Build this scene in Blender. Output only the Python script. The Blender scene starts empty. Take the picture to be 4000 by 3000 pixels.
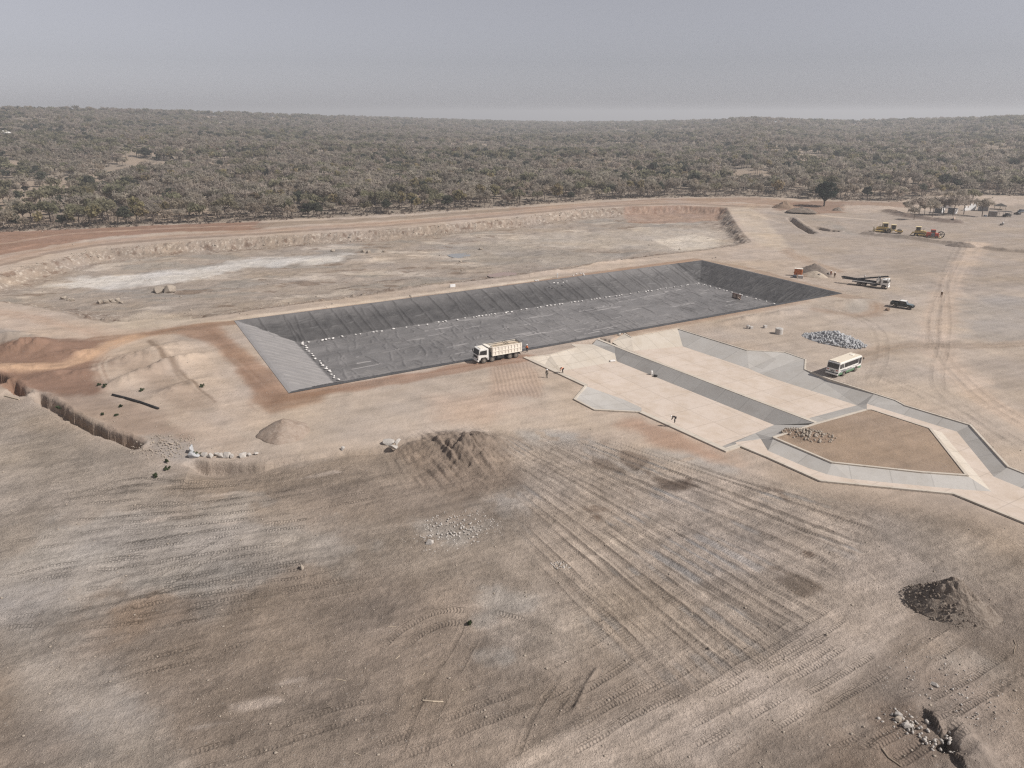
import bpy, bmesh, math, random
import numpy as np
from mathutils import Vector, Matrix, Euler

R = math.radians
SC = bpy.context.scene
COL = SC.collection
random.seed(7)

# ------------------------------------------------------------------ camera, sky, sun, exposure
CAM_H, PITCH, FPX = 48.0, R(20.9), 2778.0
cam = bpy.data.cameras.new("camera")
cam.sensor_width = 36.0
cam.lens = FPX / 4000.0 * 36.0
cam.clip_start, cam.clip_end = 0.5, 200000.0
cam_ob = bpy.data.objects.new("camera", cam)
cam_ob.location = (0, 0, CAM_H)
cam_ob.rotation_euler = (R(90) - PITCH, 0, 0)
COL.objects.link(cam_ob)
SC.camera = cam_ob

SUN_EL = R(45.0)
SUN_H = Vector((0.95, -0.31, 0)).normalized()          # towards the sun, on the ground
world = bpy.data.worlds.new("World")
SC.world = world
world.use_nodes = True
wn, wl = world.node_tree.nodes, world.node_tree.links
sky = wn.new("ShaderNodeTexSky")
sky.sky_type = 'NISHITA'
sky.sun_disc = False
sky.sun_elevation = SUN_EL
sky.sun_rotation = math.atan2(SUN_H.x, SUN_H.y)
sky.altitude = 0.0
sky.air_density = 1.0
sky.dust_density = 0.55
sky.ozone_density = 3.0
hsv = wn.new("ShaderNodeHueSaturation")
hsv.inputs["Saturation"].default_value = 0.13
bg = wn["Background"]
bg.inputs["Strength"].default_value = 0.057
wl.new(sky.outputs[0], hsv.inputs["Color"])
wb = wn.new("ShaderNodeMix")                            # white balance of the hazy sky
wb.data_type, wb.blend_type = 'RGBA', 'MULTIPLY'
wb.inputs[0].default_value = 1.0
wb.inputs[7].default_value = (0.99, 0.985, 1.07, 1)
wl.new(hsv.outputs[0], wb.inputs[6])
wl.new(wb.outputs[2], bg.inputs["Color"])

sun = bpy.data.lights.new("sun", 'SUN')
sun.energy = 3.9
sun.angle = R(0.55)
sun.color = (1.0, 0.955, 0.90)
sun_ob = bpy.data.objects.new("sun", sun)
sd = Vector((SUN_H.x * math.cos(SUN_EL), SUN_H.y * math.cos(SUN_EL), math.sin(SUN_EL)))
sun_ob.rotation_euler = sd.to_track_quat('Z', 'Y').to_euler()
sun_ob.location = (200, -100, 90)
COL.objects.link(sun_ob)

SC.view_settings.view_transform = 'Standard'
SC.view_settings.look = 'None'
SC.view_settings.exposure = 0.38
SC.view_settings.gamma = 1.0
SC.cycles.use_denoising = False
SC.cycles.filter_width = 1.25
ALB = 1.35            # how bright a white level surface renders; photo colour / ALB = base colour

# ------------------------------------------------------------------ helpers
SP, CP = math.sin(PITCH), math.cos(PITCH)
def P(px, py, z=0.0):
    """World point at height z that the photo (4000x3000) shows at pixel px, py."""
    X, V = (px - 2000) / FPX, (py - 1500) / FPX
    dz, dy = SP + V * CP, CP - V * SP
    t = (CAM_H - z) / dz
    return Vector((X * t, dy * t, z))
def P2(px, py, z=0.0):
    v = P(px, py, z); return (v.x, v.y)

def lin(c):
    out = []
    for v in c:
        v = v / 255.0
        out.append(v / 12.92 if v <= 0.04045 else ((v + 0.055) / 1.055) ** 2.4)
    return out
def alb(c, k=1.0):
    return tuple(min(0.9, v / ALB * k) for v in lin(c))

# numpy noise
def _h(ix, iy, s):
    n = (ix.astype(np.int64) * 374761393 + iy.astype(np.int64) * 668265263 + s * 1274126177) & 0x7fffffff
    n = ((n ^ (n >> 13)) * 1103515245) & 0x7fffffff
    n = ((n ^ (n >> 15)) * 747796405) & 0x7fffffff
    return ((n ^ (n >> 12)) & 0xffff) / 65535.0
def vnoise(x, y, s=0):
    x = np.asarray(x, dtype=np.float64); y = np.asarray(y, dtype=np.float64)
    xi, yi = np.floor(x), np.floor(y)
    fx, fy = x - xi, y - yi
    fx = fx * fx * (3 - 2 * fx); fy = fy * fy * (3 - 2 * fy)
    a, b = _h(xi, yi, s), _h(xi + 1, yi, s)
    c, d = _h(xi, yi + 1, s), _h(xi + 1, yi + 1, s)
    return (a + (b - a) * fx) * (1 - fy) + (c + (d - c) * fx) * fy
def fbm(x, y, s=0, o=4):
    v, a, t = 0.0, 0.5, 0.0
    for i in range(o):
        v = v + a * vnoise(x * 2 ** i + 17.3 * i, y * 2 ** i - 9.1 * i, s + i); t += a; a *= 0.5
    return v / t
def sstep(t):
    t = np.clip(t, 0, 1); return t * t * (3 - 2 * t)

def sd_poly(X, Y, pts, margin=4.0):
    """indices near the polygon and their signed distance (negative inside)"""
    p = np.array(pts)
    lo, hi = p.min(0) - margin, p.max(0) + margin
    idx = np.nonzero((X > lo[0]) & (X < hi[0]) & (Y > lo[1]) & (Y < hi[1]))[0]
    if len(idx) == 0: return idx, np.zeros(0)
    x, y = X[idx], Y[idx]
    ins = np.zeros(len(idx), bool); d2 = np.full(len(idx), 1e18)
    n = len(p)
    for i in range(n):
        ax, ay = p[i]; bx, by = p[(i + 1) % n]
        ex, ey = bx - ax, by - ay
        t = np.clip(((x - ax) * ex + (y - ay) * ey) / max(1e-9, ex * ex + ey * ey), 0, 1)
        d2 = np.minimum(d2, (x - ax - t * ex) ** 2 + (y - ay - t * ey) ** 2)
        if ey != 0:
            c = ((ay > y) != (by > y)) & (x < ex * (y - ay) / ey + ax)
            ins ^= c
    d = np.sqrt(d2)
    return idx, np.where(ins, -d, d)
def sd_line(X, Y, pts, reach):
    """indices within reach of the polyline: distance, length along it, side (+ left)"""
    p = np.array(pts)
    lo, hi = p.min(0) - reach, p.max(0) + reach
    idx = np.nonzero((X > lo[0]) & (X < hi[0]) & (Y > lo[1]) & (Y < hi[1]))[0]
    if len(idx) == 0: return idx, np.zeros(0), np.zeros(0), np.zeros(0)
    x, y = X[idx], Y[idx]
    best = np.full(len(idx), 1e18); u = np.zeros(len(idx)); sg = np.zeros(len(idx)); L = 0.0
    for i in range(len(p) - 1):
        ax, ay = p[i]; bx, by = p[i + 1]
        ex, ey = bx - ax, by - ay; l = math.hypot(ex, ey)
        t = np.clip(((x - ax) * ex + (y - ay) * ey) / max(1e-9, l * l), 0, 1)
        d2 = (x - ax - t * ex) ** 2 + (y - ay - t * ey) ** 2
        m = d2 < best
        best = np.where(m, d2, best); u = np.where(m, L + t * l, u)
        sg = np.where(m, np.sign(ex * (y - ay) - ey * (x - ax)), sg)
        L += l
    d = np.sqrt(best); k = d < reach
    return idx[k], d[k], u[k], sg[k]
def smooth_line(pts, n=6):
    """Catmull-Rom through the points"""
    q = [pts[0]] + list(pts) + [pts[-1]]; out = []
    for i in range(1, len(q) - 2):
        p0, p1, p2, p3 = [np.array(v, float) for v in q[i - 1:i + 3]]
        for k in range(n):
            t = k / n
            out.append(tuple(0.5 * (2 * p1 + (p2 - p0) * t + (2 * p0 - 5 * p1 + 4 * p2 - p3) * t * t + (3 * p1 - p0 - 3 * p2 + p3) * t ** 3)))
    out.append(tuple(pts[-1])); return out
def G(pts, z=0.0):
    return [P2(a, b, z) for a, b in pts]

# objects
def tag(o, label=None, cat=None, group=None, kind=None):
    if label: o["label"] = label
    if cat: o["category"] = cat
    if group: o["group"] = group
    if kind: o["kind"] = kind
    return o
def link(o, parent=None):
    COL.objects.link(o)
    if parent is not None: o.parent = parent
    return o
def thing(name, label, cat, loc=(0, 0, 0), rz=0.0, group=None, scale=1.0):
    o = bpy.data.objects.new(name, None)
    o.empty_display_size = 0.3
    o.location = loc; o.rotation_euler = (0, 0, rz); o.scale = (scale,) * 3
    link(o); return tag(o, label, cat, group)
def mesh_from(name, V, F, mat=None, smooth=False):
    me = bpy.data.meshes.new(name)
    V = np.asarray(V, dtype=np.float32)
    F = np.asarray(F, dtype=np.int32)
    k = F.shape[1]
    me.vertices.add(len(V)); me.vertices.foreach_set("co", V.ravel())
    me.loops.add(F.size); me.loops.foreach_set("vertex_index", F.ravel())
    me.polygons.add(len(F)); me.polygons.foreach_set("loop_start", np.arange(0, F.size, k, dtype=np.int32))
    me.polygons.foreach_set("loop_total", np.full(len(F), k, dtype=np.int32))
    if smooth: me.polygons.foreach_set("use_smooth", np.ones(len(F), bool))
    me.update(calc_edges=True)
    if mat: me.materials.append(mat)
    return me
def vcol(me, name, C):
    a = me.attributes.new(name, 'FLOAT_COLOR', 'POINT')
    C4 = np.ones((len(C), 4), np.float32); C4[:, :3] = C
    a.data.foreach_set("color", C4.ravel())
def vfloat(me, name, A):
    a = me.attributes.new(name, 'FLOAT', 'POINT'); a.data.foreach_set("value", np.asarray(A, np.float32))

class MB:
    """collects simple solids into one bmesh, then links them as ONE object"""
    def __init__(s): s.bm = bmesh.new()
    def box(s, c, d, rot=None, bev=0.0, taper=None):
        r = bmesh.ops.create_cube(s.bm, size=1.0)
        vs = r["verts"]
        for v in vs:
            v.co.x *= d[0]; v.co.y *= d[1]; v.co.z *= d[2]
            if taper and v.co.z > 0:
                v.co.x *= taper[0]; v.co.y *= taper[1]
        if bev:
            es = list({e for v in vs for e in v.link_edges})
            q = bmesh.ops.bevel(s.bm, geom=es, offset=bev, segments=2, affect='EDGES', profile=0.5)
            vs = list({v for f in q["faces"] for v in f.verts} | {v for v in vs if v.is_valid})
        M = Matrix.Translation(c) @ (Euler(rot).to_matrix().to_4x4() if rot else Matrix.Identity(4))
        bmesh.ops.transform(s.bm, matrix=M, verts=vs); return s
    def cyl(s, c, r, h, axis='z', n=16, r2=None, cap=True):
        q = bmesh.ops.create_cone(s.bm, cap_ends=cap, segments=n, radius1=r, radius2=r if r2 is None else r2, depth=h)
        M = {'z': Matrix.Identity(4), 'x': Matrix.Rotation(R(90), 4, 'Y'), 'y': Matrix.Rotation(R(90), 4, 'X')}[axis]
        bmesh.ops.transform(s.bm, matrix=Matrix.Translation(c) @ M, verts=q["verts"]); return s
    def tube(s, a, b, r, r2=None, n=8):
        a, b = Vector(a), Vector(b); d = b - a
        q = bmesh.ops.create_cone(s.bm, cap_ends=True, segments=n, radius1=r, radius2=r if r2 is None else r2, depth=d.length)
        M = Matrix.Translation((a + b) / 2) @ d.to_track_quat('Z', 'Y').to_matrix().to_4x4()
        bmesh.ops.transform(s.bm, matrix=M, verts=q["verts"]); return s
    def path(s, pts, r, n=6):
        for a, b in zip(pts[:-1], pts[1:]): s.tube(a, b, r, n=n)
        return s
    def prism(s, prof, y0, y1, bev=0.0):
        """profile in x,z extruded along y"""
        a = [s.bm.verts.new((x, y0, z)) for x, z in prof]; b = [s.bm.verts.new((x, y1, z)) for x, z in prof]
        n = len(prof)
        fs = [s.bm.faces.new(a[::-1]), s.bm.faces.new(b)]
        for i in range(n): fs.append(s.bm.faces.new((a[i], a[(i + 1) % n], b[(i + 1) % n], b[i])))
        bmesh.ops.recalc_face_normals(s.bm, faces=fs)
        if bev:
            es = list({e for f in fs for e in f.edges})
            bmesh.ops.bevel(s.bm, geom=es, offset=bev, segments=2, affect='EDGES', profile=0.5)
        return s
    def sphere(s, c, r, sc=(1, 1, 1), sub=2):
        q = bmesh.ops.create_icosphere(s.bm, subdivisions=sub, radius=r)
        bmesh.ops.transform(s.bm, matrix=Matrix.Translation(c) @ Matrix.Diagonal((*sc, 1)), verts=q["verts"]); return s
    def face(s, pts):
        s.bm.faces.new([s.bm.verts.new(p) for p in pts]); return s
    def build(s, name, mat, parent=None, smooth=False):
        me = bpy.data.meshes.new(name)
        s.bm.normal_update(); s.bm.to_mesh(me); s.bm.free()
        if smooth: me.polygons.foreach_set("use_smooth", np.ones(len(me.polygons), bool))
        if mat: me.materials.append(mat)
        return link(bpy.data.objects.new(name, me), parent)

# ------------------------------------------------------------------ materials
def nodes(name):
    m = bpy.data.materials.new(name); m.use_nodes = True
    nt = m.node_tree; b = nt.nodes["Principled BSDF"]
    return m, nt, b
def mat(name, c, rough=0.6, metal=0.0, var=0.12, scale=6.0, spec=0.4, bump=0.0):
    """painted or plain surface with procedural dirt variation"""
    m, nt, b = nodes(name)
    N, L = nt.nodes, nt.links
    tc = N.new("ShaderNodeTexCoord")
    no = N.new("ShaderNodeTexNoise"); no.inputs["Scale"].default_value = scale; no.inputs["Detail"].default_value = 5
    L.new(tc.outputs["Object"], no.inputs["Vector"])
    rp = N.new("ShaderNodeValToRGB")
    rp.color_ramp.elements[0].position, rp.color_ramp.elements[1].position = 0.3, 0.7
    rp.color_ramp.elements[0].color = (*[v * (1 - var) for v in c], 1)
    rp.color_ramp.elements[1].color = (*[min(1, v * (1 + var)) for v in c], 1)
    L.new(no.outputs["Fac"], rp.inputs["Fac"]); L.new(rp.outputs["Color"], b.inputs["Base Color"])
    b.inputs["Roughness"].default_value = rough; b.inputs["Metallic"].default_value = metal
    b.inputs["Specular IOR Level"].default_value = spec
    if bump:
        bp = N.new("ShaderNodeBump"); bp.inputs["Strength"].default_value = 0.6; bp.inputs["Distance"].default_value = bump
        L.new(no.outputs["Fac"], bp.inputs["Height"]); L.new(bp.outputs["Normal"], b.inputs["Normal"])
    return m
M = {}
M["white"] = mat("white_paint", (0.74, 0.72, 0.68), 0.45, var=0.06)
M["cream"] = mat("dusty_cream_paint", (0.76, 0.70, 0.61), 0.6, var=0.10, scale=2.0)
M["roofcream"] = mat("dusty_roof", (0.66, 0.58, 0.47), 0.6, var=0.06, scale=1.5)
M["grey"] = mat("grey_paint", (0.42, 0.405, 0.39), 0.55)
M["dark"] = mat("dark_steel", (0.035, 0.033, 0.032), 0.6)
M["tyre"] = mat("dusty_tyre", (0.085, 0.072, 0.062), 0.9, scale=9)
M["rim"] = mat("dusty_rim", (0.22, 0.19, 0.16), 0.7)
M["glass"] = mat("dark_glass", (0.02, 0.022, 0.026), 0.08, var=0.3, spec=0.8)
M["glasslight"] = mat("sky_glass", (0.12, 0.13, 0.14), 0.1, var=0.2, spec=0.9)
M["green"] = mat("green_paint", (0.10, 0.20, 0.11), 0.5)
M["stripe"] = mat("grey_stripe_paint", (0.13, 0.14, 0.15), 0.5)
M["sand"] = mat("sand_load", (0.52, 0.42, 0.31), 0.95, scale=3, bump=0.05)
M["black"] = mat("black_plastic", (0.022, 0.021, 0.021), 0.55)
M["yellow"] = mat("yellow_plant_paint", (0.55, 0.40, 0.16), 0.6, var=0.18, scale=3)
M["palesteel"] = mat("pale_yellow_paint", (0.66, 0.54, 0.32), 0.6, var=0.12, scale=3)
M["red"] = mat("red_paint", (0.42, 0.085, 0.05), 0.6, var=0.2)
M["orange"] = mat("orange_panel", (0.48, 0.15, 0.045), 0.55)
M["concrete"] = mat("pale_concrete", (0.46, 0.43, 0.40), 0.85, scale=4, bump=0.01)
M["teal"] = mat("dark_green_paint", (0.018, 0.028, 0.028), 0.3, spec=0.6)
M["bonnet"] = mat("dusty_bonnet", (0.14, 0.17, 0.18), 0.35, spec=0.6)
M["skin"] = mat("dark_skin", (0.075, 0.04, 0.025), 0.6)
M["boot"] = mat("boot_leather", (0.03, 0.022, 0.018), 0.7)
M["navy"] = mat("dark_work_cloth", (0.02, 0.02, 0.026), 0.9)
M["hiviz"] = mat("orange_vest_cloth", (0.72, 0.20, 0.06), 0.8)
M["pink"] = mat("faded_orange_cloth", (0.66, 0.26, 0.15), 0.8)
M["greycloth"] = mat("grey_work_cloth", (0.23, 0.21, 0.18), 0.9)
M["palecloth"] = mat("pale_shirt_cloth", (0.55, 0.50, 0.44), 0.9)
M["browncloth"] = mat("brown_overall_cloth", (0.12, 0.065, 0.035), 0.9)
M["rustcloth"] = mat("rust_overall_cloth", (0.22, 0.09, 0.05), 0.9)
M["helmet"] = mat("white_helmet_plastic", (0.82, 0.80, 0.78), 0.35, var=0.03)
M["bagwhite"] = mat("white_woven_bag", (0.66, 0.63, 0.60), 0.8, scale=10, bump=0.03)
M["greyblock"] = mat("grey_wall_paint", (0.21, 0.205, 0.205), 0.8)
M["whitewall"] = mat("white_wall_paint", (0.74, 0.73, 0.72), 0.8)
M["tinroof"] = mat("tin_roof", (0.20, 0.18, 0.165), 0.6, scale=3)
M["thatch"] = mat("dark_thatch", (0.06, 0.052, 0.045), 0.95, scale=5, bump=0.05)
M["wood"] = mat("dry_wood", (0.30, 0.24, 0.18), 0.9, scale=5, bump=0.02)
M["palewood"] = mat("bleached_wood", (0.45, 0.37, 0.28), 0.9, scale=5, bump=0.02)
M["bluegrey"] = mat("blue_grey_paint", (0.10, 0.12, 0.15), 0.5)
M["brick"] = mat("red_brown_frame", (0.10, 0.045, 0.032), 0.8)
M["tanboard"] = mat("tan_board", (0.52, 0.40, 0.32), 0.85)

def soilmat(name, c1, c2, scale=1.2, bump=0.12, pebble=0.0, fine=9.0):
    m, nt, b = nodes(name); N, L = nt.nodes, nt.links
    tc = N.new("ShaderNodeTexCoord")
    n1 = N.new("ShaderNodeTexNoise"); n1.inputs["Scale"].default_value = scale; n1.inputs["Detail"].default_value = 8; n1.inputs["Roughness"].default_value = 0.65
    n2 = N.new("ShaderNodeTexNoise"); n2.inputs["Scale"].default_value = fine; n2.inputs["Detail"].default_value = 4
    L.new(tc.outputs["Object"], n1.inputs["Vector"]); L.new(tc.outputs["Object"], n2.inputs["Vector"])
    ad = N.new("ShaderNodeMath"); ad.operation = 'MULTIPLY_ADD'; ad.inputs[1].default_value = 0.6
    L.new(n2.outputs["Fac"], ad.inputs[0]); L.new(n1.outputs["Fac"], ad.inputs[2])
    mr = N.new("ShaderNodeMapRange"); mr.inputs["From Min"].default_value = 0.55; mr.inputs["From Max"].default_value = 1.05
    L.new(ad.outputs[0], mr.inputs["Value"])
    mx = N.new("ShaderNodeMix"); mx.data_type = 'RGBA'
    mx.inputs[6].default_value = (*c1, 1); mx.inputs[7].default_value = (*c2, 1)
    L.new(mr.outputs[0], mx.inputs[0]); L.new(mx.outputs[2], b.inputs["Base Color"])
    b.inputs["Roughness"].default_value = 0.95; b.inputs["Specular IOR Level"].default_value = 0.15
    bp = N.new("ShaderNodeBump"); bp.inputs["Strength"].default_value = 0.8; bp.inputs["Distance"].default_value = bump
    L.new(ad.outputs[0], bp.inputs["Height"]); L.new(bp.outputs["Normal"], b.inputs["Normal"])
    return m
M["rockgrey"] = soilmat("blue_grey_rock", (0.30, 0.30, 0.305), (0.47, 0.47, 0.475), 3, 0.03)
M["rocktan"] = soilmat("tan_rock", (0.26, 0.22, 0.18), (0.40, 0.34, 0.28), 2, 0.04)
M["rockpale"] = soilmat("pale_rock", (0.36, 0.33, 0.30), (0.50, 0.46, 0.42), 2, 0.04)
M["gravelred"] = soilmat("reddish_gravel", (0.21, 0.155, 0.12), (0.36, 0.295, 0.245), 0.7, 0.10, fine=5)
M["soilgrey"] = soilmat("grey_brown_soil", (0.15, 0.12, 0.10), (0.24, 0.20, 0.17), 0.8, 0.12)
M["soildark"] = soilmat("dark_broken_soil", (0.13, 0.10, 0.08), (0.28, 0.235, 0.195), 1.5, 0.2, fine=6)
M["soilbrown"] = soilmat("brown_soil", (0.17, 0.115, 0.08), (0.29, 0.215, 0.16), 0.8, 0.15)
M["sandpile"] = soilmat("pale_sand", (0.34, 0.285, 0.225), (0.46, 0.385, 0.31), 0.8, 0.06)
# ------------------------------------------------------------------ layout taken off the photograph (ground pixels)
A, B, C_, D = P(850, 1265), P(2720, 1022), P(3250, 1140), P(1140, 1530)        # corners of the lined pond
E1 = np.array([0.868, 0.496]); E1 /= np.linalg.norm(E1)
E2 = np.array([-E1[1], E1[0]])
O2 = np.array([D.x, D.y])                                                       # near left corner = origin of pond axes
PL = float((np.array([C_.x, C_.y]) - O2) @ E1); PW = float((np.array([A.x, A.y]) - O2) @ E2)
PD, PIN = 4.3, 11.4                                                             # depth, width of the slopes
def pond(u, v, z=0.0):
    q = O2 + E1 * u + E2 * v; return Vector((q[0], q[1], z))
POND = [tuple(pond(u, v).xy) for u, v in ((0, 0), (PL, 0), (PL, PW), (0, PW))]

BASIN_FAR = [(-700, 1190), (-300, 1150), (0, 1067), (136, 1031), (316, 986), (497, 963), (678, 947), (1000, 926), (1452, 897), (1678, 879), (2000, 852), (2253, 820),
             (2452, 807), (2655, 802), (2840, 809)]
BASIN_RIGHT = [(2872, 861), (2904, 906), (2940, 944)]
BASIN_NEAR = [(2880, 962), (2700, 985), (2500, 1008), (2300, 1042), (2000, 1082), (1700, 1118), (1400, 1160), (1000, 1212), (750, 1250), (600, 1250), (420, 1262), (316, 1246),
              (235, 1223), (136, 1203), (0, 1180), (-400, 1185)]
BASIN = G(BASIN_FAR + BASIN_RIGHT + BASIN_NEAR)
CONC1 = G([(2050, 1397), (2149, 1386), (2253, 1357), (2233, 1345), (2315, 1330), (2343, 1322), (2386, 1330), (2441, 1300), (2466, 1318), (2647, 1284), (2918, 1368), (3067, 1376),
           (3147, 1404), (3145, 1443), (3241, 1481), (3415, 1537), (3497, 1563), (3386, 1600), (3181, 1657), (3022, 1710), (2886, 1745), (2834, 1761), (2504, 1612),
           (2323, 1603), (2244, 1562), (2289, 1508)])
CONC2 = G([(3497, 1563), (3535, 1583), (3791, 1660), (3940, 1824), (4000, 1848), (4400, 2000), (4400, 2210), (4000, 2045), (3723, 1932), (3205, 1882), (3000, 1790),
           (2886, 1745), (2850, 1735), (2980, 1690), (3022, 1710), (3251, 1807), (3600, 1845), (3776, 1857), (3632, 1674), (3403, 1600), (3386, 1600), (3340, 1580), (3440, 1550)])
TRENCH = [G([(-80, 1455), (0, 1482), (14, 1490)]), G([(40, 1502), (60, 1520), (92, 1540)]),
          G([(150, 1552), (200, 1585), (262, 1625), (330, 1660), (400, 1692), (470, 1717), (532, 1744)])]
TRENCH_FAR = [G([(3086, 853), (3110, 872), (3140, 892), (3172, 910)]), G([(3195, 890), (3230, 900), (3262, 903)])]
FOREST_EDGE = [(-2500, 1010), (-1200, 960), (-500, 920), (0, 903), (300, 893), (600, 878), (900, 868), (1000, 862), (1300, 850), (1500, 838), (1800, 820), (2000, 806), (2300, 783), (2600, 771),
               (2900, 767), (3050, 772), (3170, 778), (3300, 783), (3500, 788), (3600, 775), (3700, 765), (4000, 770), (4600, 778), (6000, 800)]
_fe = np.array(G(FOREST_EDGE)); _fa = np.arctan2(_fe[:, 0], _fe[:, 1]); _fr = np.hypot(_fe[:, 0], _fe[:, 1])
def edge_r(az): return np.interp(az, _fa, _fr)

# skyline of the wooded hills: (px, py of the tree tops, distance)
SKY = [(-2500, 380, 1500), (-900, 400, 1600), (0, 418, 1650), (400, 431, 1750), (1000, 447, 2000), (1500, 463, 2400), (2000, 477, 2900), (2250, 480, 2900), (2500, 478, 2600),
       (2800, 473, 2100), (2900, 466, 1800), (2980, 463, 1750), (3080, 472, 1800), (3300, 476, 2200), (3500, 471, 2200), (3700, 467, 2100), (4000, 457, 1900), (5000, 440, 1800), (7000, 420, 1800)]
_sa, _se, _sr = [], [], []
for a, b, r in SKY:
    X, V = (a - 2000) / FPX, (b - 1500) / FPX
    dy, dz = CP - V * SP, -(SP + V * CP)
    _sa.append(math.atan2(X, dy)); _se.append(dz / math.hypot(X, dy)); _sr.append(r)

SCARP = smooth_line(G([(690, 1815), (760, 1800), (860, 1806), (1000, 1812), (1150, 1788), (1300, 1768), (1500, 1748), (1640, 1722), (1750, 1706), (1850, 1694)]), 4)
FAN_O = np.array([-41.6, 151.0])
FAN = G([(1880, 1690), (2080, 1700), (2380, 1700), (2750, 1790), (3050, 1860), (3350, 1960), (3600, 1990), (3500, 2120), (3420, 2280), (3320, 2440), (3120, 2580), (2820, 2740), (2550, 2720),
         (2330, 2560), (2130, 2360), (2020, 2200), (1960, 2050), (1980, 1900)])
PIT = G([(3633, 2910), (3680, 2878), (3690, 2852), (3716, 2868), (3728, 2918), (3746, 2934), (3780, 2944), (3738, 2956), (3667, 2942)])
MOUNDS = [  # px, py, rx, ry, height, turn
    (120, 1362, 9, 7, 2.2, 0.2), (30, 1325, 10, 6, 1.4, 0.0), (300, 1385, 9, 4, 1.1, .3), (250, 1470, 9, 4, 1.2, 0.2), (640, 1440, 3.2, 14, 1.9, -.55), (560, 1390, 5, 14, 1.3, -.5), (700, 1520, 3, 8, 1.0, -.5), (60, 1440, 8, 4, 1.0, 0),
    (1740, 1735, 9, 5, 1.6, 0.3), (1830, 1790, 6, 5, 1.5, 0.2), (1900, 1745, 5, 3, .8, .2), (2945, 1245, 13, 2.5, 1.0, .45), (3080, 1222, 7, 2.0, .7, .3), (3330, 1180, 9, 3, .9, .2),
    (2960, 850, 5, 20, .8, .15), (3120, 830, 16, 6, 1.2, -.3), (3250, 872, 14, 4, .9, -.5), (2140, 1070, 16, 2.2, .9, .45), (2400, 1028, 20, 2.0, .9, .42), (1560, 1130, 18, 2.0, .8, .42),
    (1480, 978, 12, 2.5, .9, .3), (2100, 990, 10, 4, .6, .3), (2110, 1000, 5, 3, 1.0, .3)]
BERMS = [  # polyline px, half width m, height m
    ([(3378, 914), (3450, 921), (3540, 929), (3640, 943), (3720, 953), (3795, 962)], 1.8, 1.1), ([(3860, 970), (3930, 980), (4010, 986), (4200, 1000)], 2.0, 1.0),
    ([(3470, 825), (3540, 845), (3600, 853), (3700, 866), (3735, 868)], 3.0, 1.3), ([(3300, 806), (3400, 808), (3480, 812)], 1.5, .8),
    ([(0, 985), (120, 960), (330, 940)], 1.0, .5), ([(2330, 2620), (2290, 2680), (2250, 2760)], .25, .25), ([(3560, 2760), (3500, 2830), (3420, 2880)], 1.2, .4)]
# single wheel or track marks: polyline px, width m, depth m, darkness, tread depth
MARKS = []
def mk(pts, w=0.55, d=0.05, k=0.06, t=0.6): MARKS.append((pts, w, d, k, t))
def mk2(pts, gap=1.9, **kw):
    g = smooth_line(G(pts), 5); a = np.array(g)
    tn = np.gradient(a, axis=0); tn /= np.linalg.norm(tn, axis=1)[:, None] + 1e-9
    nn = np.stack([-tn[:, 1], tn[:, 0]], 1)
    for s in (-.5, .5): MARKS.append(((a + nn * gap * s).tolist(), kw.get('w', .55), kw.get('d', .05), kw.get('k', .06), kw.get('t', .6)))
rs = np.random.RandomState(3)
mk2([(1500, 2560), (1600, 2470), (1720, 2415), (1860, 2410), (2010, 2440), (2200, 2520)], w=.8, t=1.0, k=.07)
mk2([(1600, 2990), (1660, 2800), (1740, 2640), (1830, 2480), (1900, 2300)], w=.5, t=.8)
mk2([(700, 2990), (1000, 2900), (1300, 2800), (1500, 2760)], w=.6, t=.9)
mk2([(1300, 3020), (1600, 2900), (1850, 2800), (2060, 2720)], w=.7, t=1.0)
mk2([(2000, 2990), (2250, 2860), (2480, 2750), (2650, 2660)], w=.7, t=1.0)
mk2([(480, 2360), (620, 2280), (760, 2190), (900, 2110)], w=.5, t=1.0, gap=2.4)
mk2([(330, 2680), (520, 2610), (720, 2560), (1000, 2470)], w=.5, t=.9)
mk2([(330, 1930), (520, 1885), (720, 1895), (960, 1870)], w=.5, t=.8)
mk2([(2050, 2990), (2120, 2800), (2230, 2640)], w=.5, t=.6, gap=1.6)
mk2([(3430, 2900), (3300, 2960), (3180, 3030)], w=.5, t=.9)
for i in range(20):          # the sweep of tracks from lower left to the middle
    y0 = 1890 + i * 30 + rs.uniform(-20, 20)
    x0 = rs.uniform(-100, 700); x1 = x0 + rs.uniform(500, 1100)
    sl = -0.10 - 0.17 * (y0 - 1890) / 1000
    b = rs.uniform(-25, 25)
    pts = [(x0, y0 + sl * (x0 - 700)), ((x0 + x1) / 2, y0 + sl * ((x0 + x1) / 2 - 700) + b), (x1, y0 + sl * (x1 - 700))]
    mk2(pts, w=rs.uniform(.4, .7), k=rs.uniform(.02, .08), t=rs.uniform(.5, 1.0), gap=rs.choice([1.7, 2.1]))
for i in range(26):          # bottom right tracked ground
    x0, y0 = rs.uniform(2000, 3700), rs.uniform(2560, 3000)
    l = rs.uniform(150, 420)
    mk2([(x0, y0), (x0 + l * .5, y0 - l * .27), (x0 + l, y0 - l * .6)], w=rs.uniform(.4, .7), k=rs.uniform(.02, .07), t=1.0, gap=1.9)
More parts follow.
